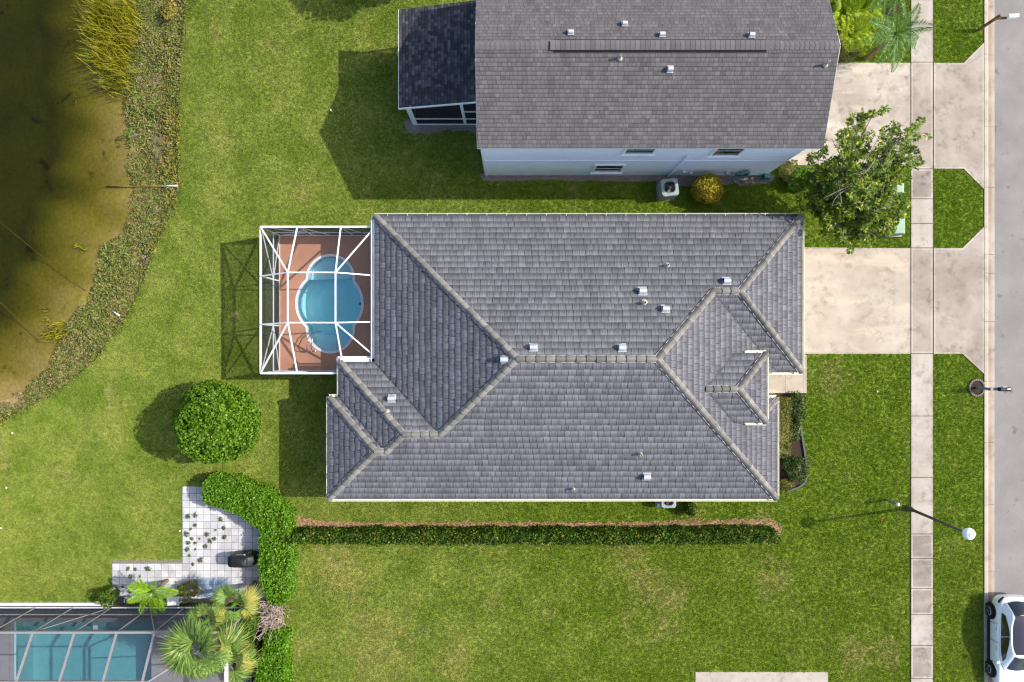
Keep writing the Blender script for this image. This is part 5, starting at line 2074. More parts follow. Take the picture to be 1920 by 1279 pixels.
def street_tree():
    tz = 4.2
    cx, cy, _ = g(1618, 352, tz)
    t = thing('street_tree', 'open crowned broadleaf tree with pale bare twigs between the two driveways', 'tree', (cx + .1, cy - .2, 0))
    r_ = np.random.default_rng(140)
    mb = MB()
    base = Vector((cx + .1, cy - .2, -.1))
    fork = Vector((cx, cy - .05, 1.7))
    limb(mb, base, fork, .17, .13, r_, .04)
    tips = []
    # crown outline in the photograph: px targets with heights
    targ = [(1512, 345, 3.4), (1530, 390, 3.6), (1535, 300, 4.2), (1580, 270, 4.8), (1600, 240, 5.2), (1633, 222, 5.4), (1650, 300, 5.0), (1685, 250, 5.2), (1690, 285, 4.8), (1716, 248, 5.0), (1706, 297, 4.6),
            (1676, 330, 4.4), (1680, 380, 4.2), (1660, 420, 4.0), (1620, 432, 3.8), (1575, 425, 3.7), (1600, 380, 4.8), (1640, 360, 5.0), (1565, 345, 4.7), (1620, 320, 5.2), (1590, 310, 5.0), (1545, 360, 4.3), (1650, 395, 4.6), (1676, 405, 3.6), (1605, 350, 5.4), (1555, 325, 4.4), (1520, 372, 3.4), (1548, 408, 3.4), (1590, 440, 3.4), (1640, 440, 3.5), (1570, 375, 4.4), (1635, 395, 4.2), (1615, 405, 4.0), (1660, 345, 4.4), (1625, 370, 4.6), (1530, 335, 3.9), (1600, 330, 4.6), (1650, 320, 4.8), (1575, 395, 4.0), (1670, 410, 3.8)]
    for (a, b, z) in targ:
        e = Vector(g(a, b, z))
        mid = fork.lerp(e, .45) + Vector((0, 0, .35))
        pts = limb(mb, fork + Vector(r_.normal(size=3) * .04), mid, .075, .05, r_, .10)
        pts2 = limb(mb, mid, e, .045, .014, r_, .14, 6)
        for q in pts2[1:]:
            for k in range(4):
                d = Vector(r_.normal(size=3))
                d.z = d.z * .5 + .2
                f = q + d.normalized() * r_.uniform(.3, .75)
                limb(mb, q, f, .013, .006, r_, .1, 3)
                tips.append(f)
        for k in range(5):
            f = e + Vector(r_.normal(size=3)) * .28
            limb(mb, e, f, .012, .006, r_, .1, 3)
            tips.append(f)
    build('trunk', mb, M['bark'], t)
    # bare pale twigs
    mb = MB()
    for (a, b, c_, d, z) in ((1590, 240, 1612, 290, 5.3), (1560, 262, 1582, 300, 4.9), (1545, 372, 1590, 350, 5.6), (1560, 385, 1595, 352, 5.6), (1572, 340, 1578, 382, 5.7), (1600, 325, 1640, 300, 5.9), (1660, 300, 1690, 262, 5.6), (1600, 375, 1620, 378, 5.6), (1625, 300, 1650, 255, 5.6)):
        p0, p1 = Vector(g(a, b, z)), Vector(g(c_, d, z - .5))
        pts = limb(mb, p1, p0, .03, .008, r_, .08, 5)
        for q in pts[2:]:
            limb(mb, q, q + Vector(r_.normal(size=3)) * .25, .009, .004, r_, .1, 3)
    build('bare_twig', mb, M['bark'], t)
    tips = np.array([tuple(p) for p in tips])
    sel = tips
    Vs, Fs, o_ = [], [], 0
    for p in sel:
        nl = r_.integers(17, 24)
        ang = r_.uniform(0, 6.28) + np.arange(nl) * 2.4
        el = r_.uniform(-.25, .6, nl)
        L_ = r_.uniform(.13, .23, nl)
        ax = r_.normal(size=3) * .35 + np.array([0, 0, 1])
        ax /= np.linalg.norm(ax)
        ux = np.cross(ax, [0.3, 1, 0]); ux /= np.linalg.norm(ux)
        uy = np.cross(ax, ux)
        for a, e, l in zip(ang, el, L_):
            d = (ux * math.cos(a) + uy * math.sin(a)) * math.cos(e) + ax * math.sin(e)
            s = np.cross(d, ax); s /= np.linalg.norm(s) + 1e-9
            b = p + d * .03 - ax * r_.uniform(0, .12)
            m_ = b + d * l * .55 + ax * .015
            Vs += [b, m_ + s * l * .21, b + d * l - ax * .02, m_ - s * l * .21]
            Fs.append((o_, o_ + 1, o_ + 2, o_ + 3))
            o_ += 4
    mesh_np('crown', np.array(Vs), np.array(Fs), M['lf_tree'], t)


street_tree()

# a tree beyond the top edge of the photograph whose shadow falls on the lawn
mb = MB()
tcx, tcy = -4.5, 19.55
t = thing('leafy_tree', 'leafy tree at the top edge casting its shadow on the back lawn', 'tree', (tcx, tcy, 0))
d = sphere_pts(7000, 150)
P = np.array([tcx, tcy, 4.1]) + d * (1 + .22 * lumps(d, 5, 8) - .25 * RNG.uniform(0, 1, 7000) ** 2)[:, None] * np.array([2.1, 1.9, 1.8])
V, F = leaf_mesh(P, d, .22, .8, 8)
mesh_np('crown', V, F, M['lf_tree'], t)
core_ball(t, (tcx, tcy, 4.1), (2.1, 1.9, 1.8), M['lf_tree'], 'branches', 8, .62)
mb = MB()
mb.tube([(tcx, tcy, -.1), (tcx + .1, tcy, 1.5), (tcx, tcy, 3.5)], [.2, .15, .08], 10)
build('trunk', mb, M['bark'], t)


# ---- palms
def pinnate(L_, droop, nl, leaf, seed, width=.022, rise=.5, vee=.35):
    """feather frond along +X from the origin"""
    r_ = np.random.default_rng(seed)
    V, F = [], []
    ts = np.linspace(0, 1, 10)

    def P(t):
        return np.array([L_ * t * (1 - .12 * t), .06 * L_ * math.sin(t * 2) * (seed % 3 - 1), rise * L_ * t - droop * L_ * t * t])
    mb = MB()
    mb.tube([P(t) for t in ts], [.028 * (1 - t) + .006 for t in ts], 5)
    V += [np.array(v) for v in mb.v]
    F += mb.f
    quads = [f for f in F if len(f) == 4]
    F = quads
    for i in range(nl):
        t = .14 + .86 * (i + .5) / nl
        p = P(t)
        ll = leaf * math.sin(math.pi * (.12 + .85 * t) ** .8) * r_.uniform(.85, 1.15) + .06
        for sg in (-1, 1):
            fw = .55 + .3 * t
            d = np.array([fw, sg * 1.0, vee + r_.normal() * .15])
            d /= np.linalg.norm(d)
            s = np.array([d[1], -d[0], 0]); s /= np.linalg.norm(s)
            q = p + d * ll * .55
            e = p + d * ll + np.array([0, 0, -ll * .35])
            o_ = len(V)
            V += [p - s * width * .5, q - s * width, e, q + s * width]
            F.append((o_, o_ + 1, o_ + 2, o_ + 3))
    return np.array(V), np.array(F)


def fan(seed, R_=1.0, stalk=.75, nseg=34, droop=.3, spread=2.5):
    """fan frond: stalk along +X, then folded segments"""
    r_ = np.random.default_rng(seed)
    mb = MB()
    mb.tube([(0, 0, 0), (stalk * .5, 0, stalk * .06), (stalk, 0, 0)], [.022, .016, .012], 5)
    V = [np.array(v) for v in mb.v]
    F = [f for f in mb.f if len(f) == 4]
    for i in range(nseg):
        a = (i / (nseg - 1) - .5) * spread * 2 * .78
        l = R_ * (1 - .28 * (abs(a) / 2.2) ** 2) * r_.uniform(.9, 1.08)
        d = np.array([math.cos(a), math.sin(a), .10 - .12 * abs(math.sin(a * 9)) + r_.normal() * .05])
        s = np.array([-math.sin(a), math.cos(a), 0])
        b = np.array([stalk - .02, 0, 0])
        m_ = b + d * l * .55
        e = b + d * l + np.array([0, 0, -l * droop * r_.uniform(.6, 1.3)])
        w = .030 * R_
        o_ = len(V)
        V += [b, m_ - s * w, e, m_ + s * w]
        F.append((o_, o_ + 1, o_ + 2, o_ + 3))
    return np.array(V), np.array(F)


def frond_mesh(vf, mat):
    me = bpy.data.meshes.new('frond')
    me.from_pydata([tuple(v) for v in vf[0]], [], [tuple(int(i) for i in f) for f in vf[1]])
    me.materials.append(mat)
    return me


def palm(label, base, top, trunk_r, meshes, n, tilt, seed, name='palm_tree', pick=None, trunk_mat='palm_bark', scale=(.85, 1.1)):
    r_ = np.random.default_rng(seed)
    t = thing(name, label, 'palm tree', (base[0], base[1], 0))
    mb = MB()
    b, e = Vector((base[0], base[1], -.1)), Vector(top)
    pts = [b.lerp(e, k) for k in np.linspace(0, 1, 6)]
    mb.tube(pts, [trunk_r * (1.15 - .3 * k) for k in np.linspace(0, 1, 6)], 10)
    build('trunk', mb, M[trunk_mat], t)
    mb = MB()
    mb.lathe(tuple(e), [(trunk_r * .95, -.25), (trunk_r * .9, .05), (trunk_r * .45, .3), (.015, .6)], 10)
    build('crown_shaft', mb, M['lf_green'], t, smooth=True)
    for i in range(n):
        o = bpy.data.objects.new('frond', meshes[(pick[i] if pick else i) % len(meshes)])
        COL.objects.link(o)
        o.parent = t
        o.location = e - Vector((base[0], base[1], 0)) + Vector((0, 0, -.03 * (i % 3)))
        lo, hi = tilt
        ti = lo + (hi - lo) * ((i * .618) % 1)
        o.rotation_euler = Euler((r_.normal() * .25, -ti, i * 2.399 + r_.normal() * .15), 'XYZ')
        s = r_.uniform(*scale)
        o.scale = (s, s, s)
    return t


qp = [frond_mesh(pinnate(1.75, .62, 34, .42, s, .016, .45), M['lf_palm']) for s in (1, 2, 3)]
pt = g(1681, 64, 2.6)
palm('feathery queen palm with drooping fronds beside the sidewalk', (pt[0] - .15, pt[1] - .1), pt, .10, qp, 10, (-.3, .6), 201)
pt2 = g(1672, -34, 2.4)
palm('second feathery palm at the top edge beside the sidewalk', (pt2[0], pt2[1]), pt2, .10, qp, 10, (-.25, .55), 203)
lp = [frond_mesh(pinnate(1.35, .45, 26, .34, s, .024, .62), M['lf_lime']) for s in (4, 5, 6)]
lime = [((1578, 30, .9), 'lime green areca palm against the gable wall at the top edge'), ((1612, 22, .9), 'lime green areca palm between the gable wall and the queen palm'), ((1590, 66, .8), 'lime green areca palm nearest the driveway by the gable wall'),
        ((1582, -10, .9), 'lime green areca palm cut by the top edge of the view')]
for k, ((a, b, z), lb) in enumerate(lime):
    p = g(a, b, z)
    palm(lb, (p[0], p[1]), p, .06, lp, 15, (.1, .9), 210 + k, 'areca_palm')
yp = [frond_mesh(pinnate(1.3, .45, 30, .30, s, .018, .5), M['lf_young']) for s in (7, 8, 9)]
p = g(287, 1108, 1.3)
palm('small bright lime palm at the edge of the paver patio', (p[0] + .1, p[1] + .1), p, .08, yp, 11, (-.1, .7), 220)
fm = [frond_mesh(fan(1, 1.0, .8), M['lf_fan']), frond_mesh(fan(2, .95, .7), M['lf_fan']), frond_mesh(fan(3, 1.0, .75, droop=.5), M['lf_fan_y']), frond_mesh(fan(4, .9, .85, droop=.4), M['lf_fan'])]
p = g(384, 1213, 3.6)
palm('large fan palm with green crown over the corner of the larger pool cage', (p[0] + .15, p[1] + .2), p, .17, fm, 28, (-.45, 1.2), 230, pick=[0, 1, 3, 0, 1, 0, 3, 1, 0, 0, 1, 3, 0, 2, 1, 0, 3, 1, 0, 1, 3, 0, 1, 0, 0, 1, 3, 0], scale=(.9, 1.25))
p = g(388, 1163, 3.0)
palm('fan palm with yellow upper fronds next to the patio mat', (p[0] + .1, p[1] + .1), p, .13, fm, 12, (-.3, .6), 232, pick=[2, 0, 1, 0, 3, 0, 1, 0, 2, 3, 0, 1], scale=(.5, .7))
p = g(440, 1132, 2.6)
palm('orange tipped fan palm nearest the hedge', (p[0] + .05, p[1] + .1), p, .12, fm, 10, (-.3, .7), 236, pick=[2, 0, 1, 0, 0, 2, 1, 0, 0, 1], scale=(.62, .8))
p = g(428, 1236, 2.8)
palm('yellow fronded fan palm at the bottom beside the white cage beam', (p[0] + .25, p[1] + .1), p, .12, fm, 12, (-.3, .6), 238, pick=[1, 2, 0, 1, 1, 2, 0, 0, 2, 1, 0, 0], scale=(.75, .95))

# ---- pond edge: weeds, low plants and reeds
def strip_pts(n, seed, lo, hi):
    """points between shoreline (0) and bank line (1)"""
    r_ = np.random.default_rng(seed)
    Q = np.column_stack([r_.uniform(-28.5, -16.8, n), r_.uniform(-7, 19, n)])
    dB, dS = sdist(Q, BANK), sdist(Q, SHORE)
    t = np.clip(-dS / np.maximum(dB - dS, .05), -1, 2)
    ok = (t > lo) & (t < hi) & (dB > -0.06)
    return Q[ok], t[ok]


def tufts(name, label, n, lo, hi, keep_fn, nl, rad, h0, h1, leaf, mat, seed, width=.16):
    """weed tufts: leaves radiating from each of many small centres"""
    r_ = np.random.default_rng(seed)
    Q, t = strip_pts(n, seed, lo, hi)
    k = keep_fn(Q, t, r_)
    Q = Q[k]
    zz = np.maximum(terrain(Q), WATER - .03)
    s_ = np.exp(r_.normal(size=len(Q)) * .35)
    hh = r_.uniform(h0, h1, len(Q)) * (1 + .7 * np.clip(lumps(Q, 1.2, 12), -1, 1))
    C3 = np.repeat(np.column_stack([Q, zz]), nl, 0)
    d = r_.normal(size=(len(C3), 3))
    d[:, 2] = np.abs(d[:, 2])
    d /= np.linalg.norm(d, axis=1, keepdims=True)
    ext = np.column_stack([np.repeat(s_ * rad, nl), np.repeat(s_ * rad, nl), np.repeat(np.maximum(hh, .04), nl)])
    P = C3 + d * ext * r_.uniform(.5, 1, (len(C3), 1))
    V, F = leaf_mesh(P, d, leaf, .7, seed + 1, width)
    mesh_np(name, V, F, mat, None, kind='stuff', label=label)


def k_marsh(Q, t, r_):
    return lumps(Q, .9, 12) * .6 + r_.uniform(-.8, .8, len(Q)) > -.45 + .5 * (t < .12)


def k_fringe(Q, t, r_):
    return lumps(Q, .8, 15) * .6 + r_.uniform(-.5, .5, len(Q)) > .05


def k_dry(Q, t, r_):
    return lumps(Q, .7, 18) * .7 + r_.uniform(-.5, .5, len(Q)) > .1


tufts('marsh_plants', 'low olive green marsh weeds along the pond bank', 38000, -.03, 1.0, k_marsh, 12, .18, .05, .2, .17, M['lf_marsh'], 31)
tufts('bank_weeds', 'yellow green weeds under the lawn edge of the bank', 12000, .68, 1.02, k_fringe, 14, .16, .08, .2, .15, M['lf_marsh_y'], 32)
M['lf_dry'] = leafmat('dry_bank_weed_leaf', C(150, 128, 108, .92), C(178, 158, 132, .92), C(120, 116, 70), 0.25, 0.15)
tufts('dry_weeds', 'dry pinkish brown weeds on the pond bank', 9000, .2, .95, k_dry, 12, .18, .03, .07, .17, M['lf_dry'], 33)
# grass hanging over the lip of the bank
bl = []
for a, b in zip(BANK[:-1], BANK[1:]):
    L_ = np.hypot(*(b - a))
    if L_ > 30:
        continue
    for k in range(int(L_ * 150)):
        bl.append(a + (b - a) * RNG.uniform())
bl = np.array(bl) + RNG.normal(size=(len(bl), 2)) * .05
P = np.column_stack([bl, terrain(bl) * .5 + .5 * -.3 + RNG.uniform(0, .05, len(bl))])
V, F = leaf_mesh(P, np.tile([-.6, 0.2, 1.0], (len(P), 1)), .13, .7, 46, .10)
mesh_np('bank_grass', V, F, M['blade'], None, kind='stuff', label='lawn grass hanging over the lip of the bank')


def reeds(name, label, px_pts, n, h0, h1, spread, mat, seed, base_z=None, lean=.16):
    r_ = np.random.default_rng(seed)
    pts = np.array([g2(a, b) for a, b in px_pts])
    V, F = [], []
    for i in range(n):
        k = r_.integers(0, len(pts))
        x, y = pts[k] + r_.normal(size=2) * spread
        z0 = max(zg_fast(x, y), WATER - .4)
        h = r_.uniform(h0, h1)
        la = r_.uniform(0, 6.28)
        lx, ly = math.cos(la) * lean * h, math.sin(la) * lean * h
        wa = r_.uniform(0, 3.14)
        w = .016
        sx, sy = math.cos(wa) * w, math.sin(wa) * w
        o_ = len(V)
        V += [(x - sx, y - sy, z0), (x + sx, y + sy, z0), (x + lx * .6 + sx, y + ly * .6 + sy, z0 + h * .65), (x + lx * .6 - sx, y + ly * .6 - sy, z0 + h * .65),
              (x + lx * 1.7 + sx * .2, y + ly * 1.7 + sy * .2, z0 + h), (x + lx * 1.7 - sx * .2, y + ly * 1.7 - sy * .2, z0 + h)]
        F += [(o_, o_ + 1, o_ + 2, o_ + 3), (o_ + 3, o_ + 2, o_ + 4, o_ + 5)]
    return mesh_np(name, np.array(V), np.array(F), mat, None, kind='stuff', label=label)


def zg_fast(x, y):
    return zg(x, y)


reeds('reeds', 'yellow green reeds standing in the shallows at the top left', [(172, 8), (190, 18), (206, 30), (222, 12), (214, 46), (196, 6), (230, 34), (238, 50), (184, 76), (200, 84), (212, 98), (190, 104), (206, 118), (218, 132), (200, 132), (214, 148), (222, 152), (196, 60), (228, 74), (170, 30), (178, 100), (158, 12), (232, 64), (240, 20), (226, 100), (160, 50)], 1900, .5, 1.35, .38, M['lf_reed'], 51)
reeds('reeds', 'thin yellow reeds in the water at the lower left bank', [(88, 618), (98, 628), (104, 612), (84, 632), (112, 622), (78, 622)], 140, .3, .7, .16, M['lf_reed'], 53)
reeds('reeds', 'few bare reed stalks standing alone in the brown shallows', [(138, 462), (146, 466), (134, 458), (72, 580), (78, 600)], 34, .25, .6, .08, M['lf_reed'], 55)
reeds('reeds', 'lone sprig of reed far out in the dark water', [(122, 169), (128, 172)], 16, .25, .55, .07, M['lf_reed'], 57, lean=.5)
bush('bright green clump of pond weed on the marsh bank', g(252, 253, -.2), (.55, .55, .32), 1100, .12, M['lf_green'], 111, core=False, lump=.25)
bush('leafy green clump at the lip of the bank above the pipe', g(318, 22, -.1), (.42, .6, .35), 900, .12, M['lf_marsh_y'], 113, core=False, lump=.25)

# ------------------------------------------------------------------ condensers
def condenser(label, px, py, sz, h, rz=0.0, fan_brown=True):
    x, y, _ = g(px, py, h)
    t = thing('ac_condenser', label, 'air conditioner', (x, y, 0))
    r_ = .34 * sz
    def rr(hw, rad, n=6):
        out = []
        for cx_, cy_, a0 in ((hw - rad, hw - rad, 0), (-hw + rad, hw - rad, 90), (-hw + rad, -hw + rad, 180), (hw - rad, -hw + rad, 270)):
            for k in range(n + 1):
                a = R(a0 + 90 * k / n + rz)
                out.append((x + cx_ * math.cos(R(rz)) - cy_ * math.sin(R(rz)) + rad * math.cos(a), y + cx_ * math.sin(R(rz)) + cy_ * math.cos(R(rz)) + rad * math.sin(a)))
        return out
    mb = MB()
    mb.box((x, y, 0.03), (sz * 1.06, sz * 1.06, .08))
    build('pad', mb, M['gravel'], t)
    hw = sz / 2
    O = rr(hw, hw * .38)
    Ih = [(x + r_ * math.cos(2 * math.pi * k / 28), y + r_ * math.sin(2 * math.pi * k / 28)) for k in range(28)]
    Ia = rr(hw * .82, hw * .4)
    mb = MB()
    n = len(O)
    # shell: side wall, sloping shoulder, rim down to the fan opening
    rings = [[(p[0], p[1], .07) for p in O], [(p[0], p[1], h - .06) for p in O], [(x + (p[0] - x) * .93, y + (p[1] - y) * .93, h) for p in O],
             [(x + r_ * math.cos(math.atan2(p[1] - y, p[0] - x)), y + r_ * math.sin(math.atan2(p[1] - y, p[0] - x)), h + .01) for p in O],
             [(x + r_ * .98 * math.cos(math.atan2(p[1] - y, p[0] - x)), y + r_ * .98 * math.sin(math.atan2(p[1] - y, p[0] - x)), h - .28) for p in O]]
    vs = [q for rg in rings for q in rg]
    fs = []
    for L_ in range(4):
        for k in range(n):
            k2 = (k + 1) % n
            fs.append((L_ * n + k, L_ * n + k2, (L_ + 1) * n + k2, (L_ + 1) * n + k))
    mb.add(vs, fs)
    build('cabinet', mb, M['ac'], t)
    mb = MB()
    for k in range(26):
        a = 2 * math.pi * k / 26
        mb.bar((x + .05 * math.cos(a), y + .05 * math.sin(a), h + .035), (x + r_ * math.cos(a), y + r_ * math.sin(a), h + .015), .006, .006)
    for q in (.35, .6, .85, 1.0):
        pts = [(x + r_ * q * math.cos(2 * math.pi * k / 24), y + r_ * q * math.sin(2 * math.pi * k / 24), h + .035 - .02 * q) for k in range(25)]
        mb.tube(pts, .006, 4, cap=False)
    build('fan_grille', mb, M['black'], t, label='wire fan guard')
    mb = MB()
    for k in range(3):
        a = 2 * math.pi * k / 3 + .5
        q0 = Vector((x, y, h - .14))
        d = Vector((math.cos(a), math.sin(a), 0))
        s = Vector((-d.y, d.x, 0))
        mb.poly([tuple(q0 + d * .06 - s * .05 + Vector((0, 0, .02))), tuple(q0 + d * r_ * .9 - s * .14 + Vector((0, 0, .03))), tuple(q0 + d * r_ * .93 + s * .12 - Vector((0, 0, .03))), tuple(q0 + d * .06 + s * .06 - Vector((0, 0, .02)))])
    mb.lathe((x, y, h - .2), [(.09, 0), (.09, .14), (.05, .16)], 12)
    build('fan', mb, M['pole'], t)
    mb = MB()
    mb.box((x, y, h - .33), (r_ * 1.6, r_ * 1.6, .04))
    build('coil', mb, M['wood'], t)


condenser('grey green air conditioner with brown fan well at the foot of the pale wall', 1256, 351, .90, 1.05, 6)
condenser('grey air conditioner half hidden under the lower eave of the tiled house', 1254, 939, .78, .80, 0)
mb = MB()
x, y, _ = g(1234, 946, .4)
mb.box((x, y, .35), (.18, .2, .5))
ab = build('disconnect_box', mb, M['galv'], None, label='small grey electrical box beside the lower condenser', cat='electrical box', bevel=.02)

# ------------------------------------------------------------------ utility cabinets by the sidewalk
def cabinet(label, px, py, sx, sy, h):
    x, y, _ = g(px, py, h)
    t = thing('utility_cabinet', label, 'utility cabinet', (x, y, 0))
    mb = MB()
    mb.box((x, y, .04), (sx * 1.15, sy * 1.15, .12))
    build('pad', mb, M['walk'], t)
    mb = MB()
    hx, hy = sx / 2, sy / 2
    # sloping hood: the street side is a little lower
    mb.add([(x - hx, y - hy, .1), (x + hx, y - hy, .1), (x + hx, y + hy, .1), (x - hx, y + hy, .1), (x - hx, y - hy, h), (x + hx * .45, y - hy, h), (x + hx * .45, y + hy, h), (x - hx, y + hy, h),
            (x + hx, y - hy, h * .62), (x + hx, y + hy, h * .62)],
           [(0, 3, 2, 1), (4, 5, 6, 7), (5, 8, 9, 6), (0, 1, 8, 5, 4), (3, 7, 6, 9, 2), (1, 2, 9, 8), (0, 4, 7, 3)])
    build('hood', mb, M['green_box'], t, bevel=.03)
    mb = MB()
    mb.box((x + hx + .012, y, h * .35), (.02, sy * .86, h * .44))
    d_ = build('door', mb, M['green_box'], t)
    mb = MB()
    mb.box((x + hx + .035, y - sy * .2, h * .36), (.03, .1, .05))
    build('handle', mb, M['black'], d_)


cabinet('larger pale green transformer cabinet under the edge of the street tree', 1690, 422, .72, .85, .8)
cabinet('smaller pale green utility box under the street tree near the upper driveway', 1690, 352, .5, .5, .55)

# ------------------------------------------------------------------ street lamp, path marker, mailboxes
x, y = g2(1703, 953)
tx, ty, tz = g(1825, 1008, 5.0)
lm = thing('street_lamp', 'bronze street lamp post with white globe beside the sidewalk', 'street lamp', (x, y, 0))
mb = MB()
mb.lathe((x, y, 0), [(.17, 0), (.17, .12), (.12, .3), (.085, .5)], 14)
build('base', mb, M['pole'], lm, smooth=False)
mb = MB()
mb.lathe((x, y, 0), [(.075, .45), (.06, 4.45)], 12)
build('pole', mb, M['pole'], lm, smooth=True)
mb = MB()
mb.lathe((x, y, 4.4), [(.06, 0), (.12, .06), (.15, .14), (.14, .2)], 14)
build('collar', mb, M['galv'], lm)
mb = MB()
mb.lathe((x, y, 4.55), [(.12, .0), (.22, .08), (.275, .2), (.265, .29), (.2, .37), (.1, .41)], 20)
build('globe', mb, M['lampwhite'], lm, smooth=True)
mb = MB()
mb.lathe((x, y, 4.94), [(.10, 0), (.11, .03), (.05, .06)], 12)
build('finial', mb, M['lampwhite'], lm)

x, y = g2(1663, 937)
tp = g(1681, 946, .95)
mk = thing('path_marker', 'short dark post with white ball top beside the sidewalk lamp', 'marker post', (x, y, 0))
mb = MB()
mb.bar((x, y, -.05), (x + .02, y - .01, .92), .09, .09)
build('post', mb, M['greypost'], mk)
mb = MB()
mb.lathe((x + .02, y - .01, .92), [(.05, 0), (.085, .04), (.09, .09), (.06, .15), (.02, .17)], 12)
build('cap', mb, M['lampwhite'], mk, smooth=True)

# main mailbox in its ring of edging
x, y = g2(1831, 727)
rg = thing('tree_ring', 'round stone edged mulch ring at the foot of the grey mailbox', 'garden edging', (x, y, 0))
mb = MB()
mb.prism([(x + .33 * math.cos(2 * math.pi * k / 20), y + .36 * math.sin(2 * math.pi * k / 20)) for k in range(20)], -.05, .025)
build('mulch', mb, M['mulch_dark'], rg)
for k in range(22):
    a = 2 * math.pi * k / 22
    mb = MB()
    mb.box((x + .385 * math.cos(a), y + .42 * math.sin(a), .03), (.10, .105, .09), a)
    build('stone', mb, M['gravel'], rg, bevel=.015)
mbx = thing('mailbox', 'black mailbox on a grey post and arm in a round mulch ring', 'mailbox', (x, y, 0))
mb = MB()
mb.box((x, y, .58), (.13, .13, 1.16))
build('post', mb, M['greypost'], mbx, bevel=.01)
mb = MB()
mb.bar((x - .12, y, 1.02), (x + .72, y, 1.02), .15, .08)
build('arm', mb, M['greypost'], mbx)
mb = MB()
mb.bar((x + .05, y, .68), (x + .38, y, .98), .06, .06)
build('brace', mb, M['greypost'], mbx)


def box_body(par, c, L_, w, h, mat, ang=0.0):
    mb = MB()
    K = 8
    vs = []
    ca, sa = math.cos(ang), math.sin(ang)
    for e in (-L_ / 2, L_ / 2):
        prof = [(-w / 2, 0), (w / 2, 0)] + [(w / 2 * math.cos(math.pi * k / K), h * .55 + h * .45 * math.sin(math.pi * k / K)) for k in range(K + 1)]
        for (u, z) in prof:
            vs.append((c[0] + e * ca - u * sa, c[1] + e * sa + u * ca, c[2] + z))
    n = len(vs) // 2
    mb.add(vs, [(i, (i + 1) % n, n + (i + 1) % n, n + i) for i in range(n)] + [tuple(range(n))[::-1], tuple(range(n, 2 * n))])
    o = build('box', mb, mat, par)
    fix_normals(o)
    return o


bx = box_body(mbx, (x + .62, y, 1.07), .5, .2, .24, M['black'])
mb = MB()
mb.box((x + .885, y, 1.17), (.02, .19, .2))
build('door', mb, M['black'], mbx, bevel=.01)
mb = MB()
mb.box((x + .62, y + .115, 1.2), (.22, .015, .05))
build('flag', mb, M['galv'], mbx)
mb = MB()
mb.bar((x + .66, y + .02, 1.322), (x + .82, y + .02, 1.322), .05, .02)
build('trim', mb, M['galv'], mbx)

# neighbour's mailbox on a leaning wooden post
x, y = g2(1832, 58)
mb2 = thing('mailbox', 'white mailbox on a weathered brown wooden post near the top corner', 'mailbox', (x, y, 0))
e = g(1878, 31, 1.3)
mb = MB()
mb.bar((x, y, -.1), (x + .30, y + .2, 1.32), .12, .12)
build('post', mb, M['wood'], mb2, bevel=.012)
mb = MB()
mb.bar((x + .12, y + .13, 1.06), (x + 1.05, y + .18, 1.12), .10, .08)
build('arm', mb, M['wood'], mb2, bevel=.01)
box_body(mb2, (x + .95, y + .18, 1.16), .48, .2, .22, M['white'], .05)
mb = MB()
mb.box((x + 1.2, y + .19, 1.25), (.02, .19, .19), .05)
build('door', mb, M['white'], mb2, bevel=.01)

# oval mulch patch at a palm foot
x, y = g2(1673, 20)
pts = [(x + .36 * math.cos(a) * math.cos(.5) - .22 * math.sin(a) * math.sin(.5), y + .36 * math.cos(a) * math.sin(.5) + .22 * math.sin(a) * math.cos(.5)) for a in np.linspace(0, 6.28, 20, endpoint=False)]
mb = MB()
mb.prism(pts, -.1, .07)
M['redmulch'] = simple('dark_red_mulch', C(74, 30, 22, .9), .95, 0, .1, .4, 30, .8)
build('mulch_ring', mb, M['redmulch'], None, label='small oval of dark red mulch in the lawn near the queen palm', cat='mulch', kind='thing')

# edging of the front bed
ed = thing('bed_edging', 'dark plastic edging curving along the front mulch bed', 'garden edging', g(1508, 850), None)
el = [(1497, 782), (1501, 806), (1508, 850), (1512, 892), (1508, 905), (1495, 914), (1476, 920)]
for (a, b) in zip(el[:-1], el[1:]):
    p0, p1 = g(*a), g(*b)
    mb = MB()
    mb.bar((p0[0], p0[1], .04), (p1[0], p1[1], .04), .09, .14)
    build('edging_strip', mb, M['edging'], ed)

# ------------------------------------------------------------------ patio things
x, y, _ = g(449, 1055, 1.1)
gr = thing('barbecue_grill', 'barbecue grill under a black cover on the paver patio', 'barbecue', (x, y, 0))
mb = MB()


def loft(mb, secs):
    n = len(secs[0])
    vs = [q for s in secs for q in s]
    fs = []
    for i in range(len(secs) - 1):
        for k in range(n):
            k2 = (k + 1) % n
            fs.append((i * n + k, i * n + k2, (i + 1) * n + k2, (i + 1) * n + k))
    fs += [tuple(range(n))[::-1], tuple((len(secs) - 1) * n + k for k in range(n))]
    mb.add(vs, fs)


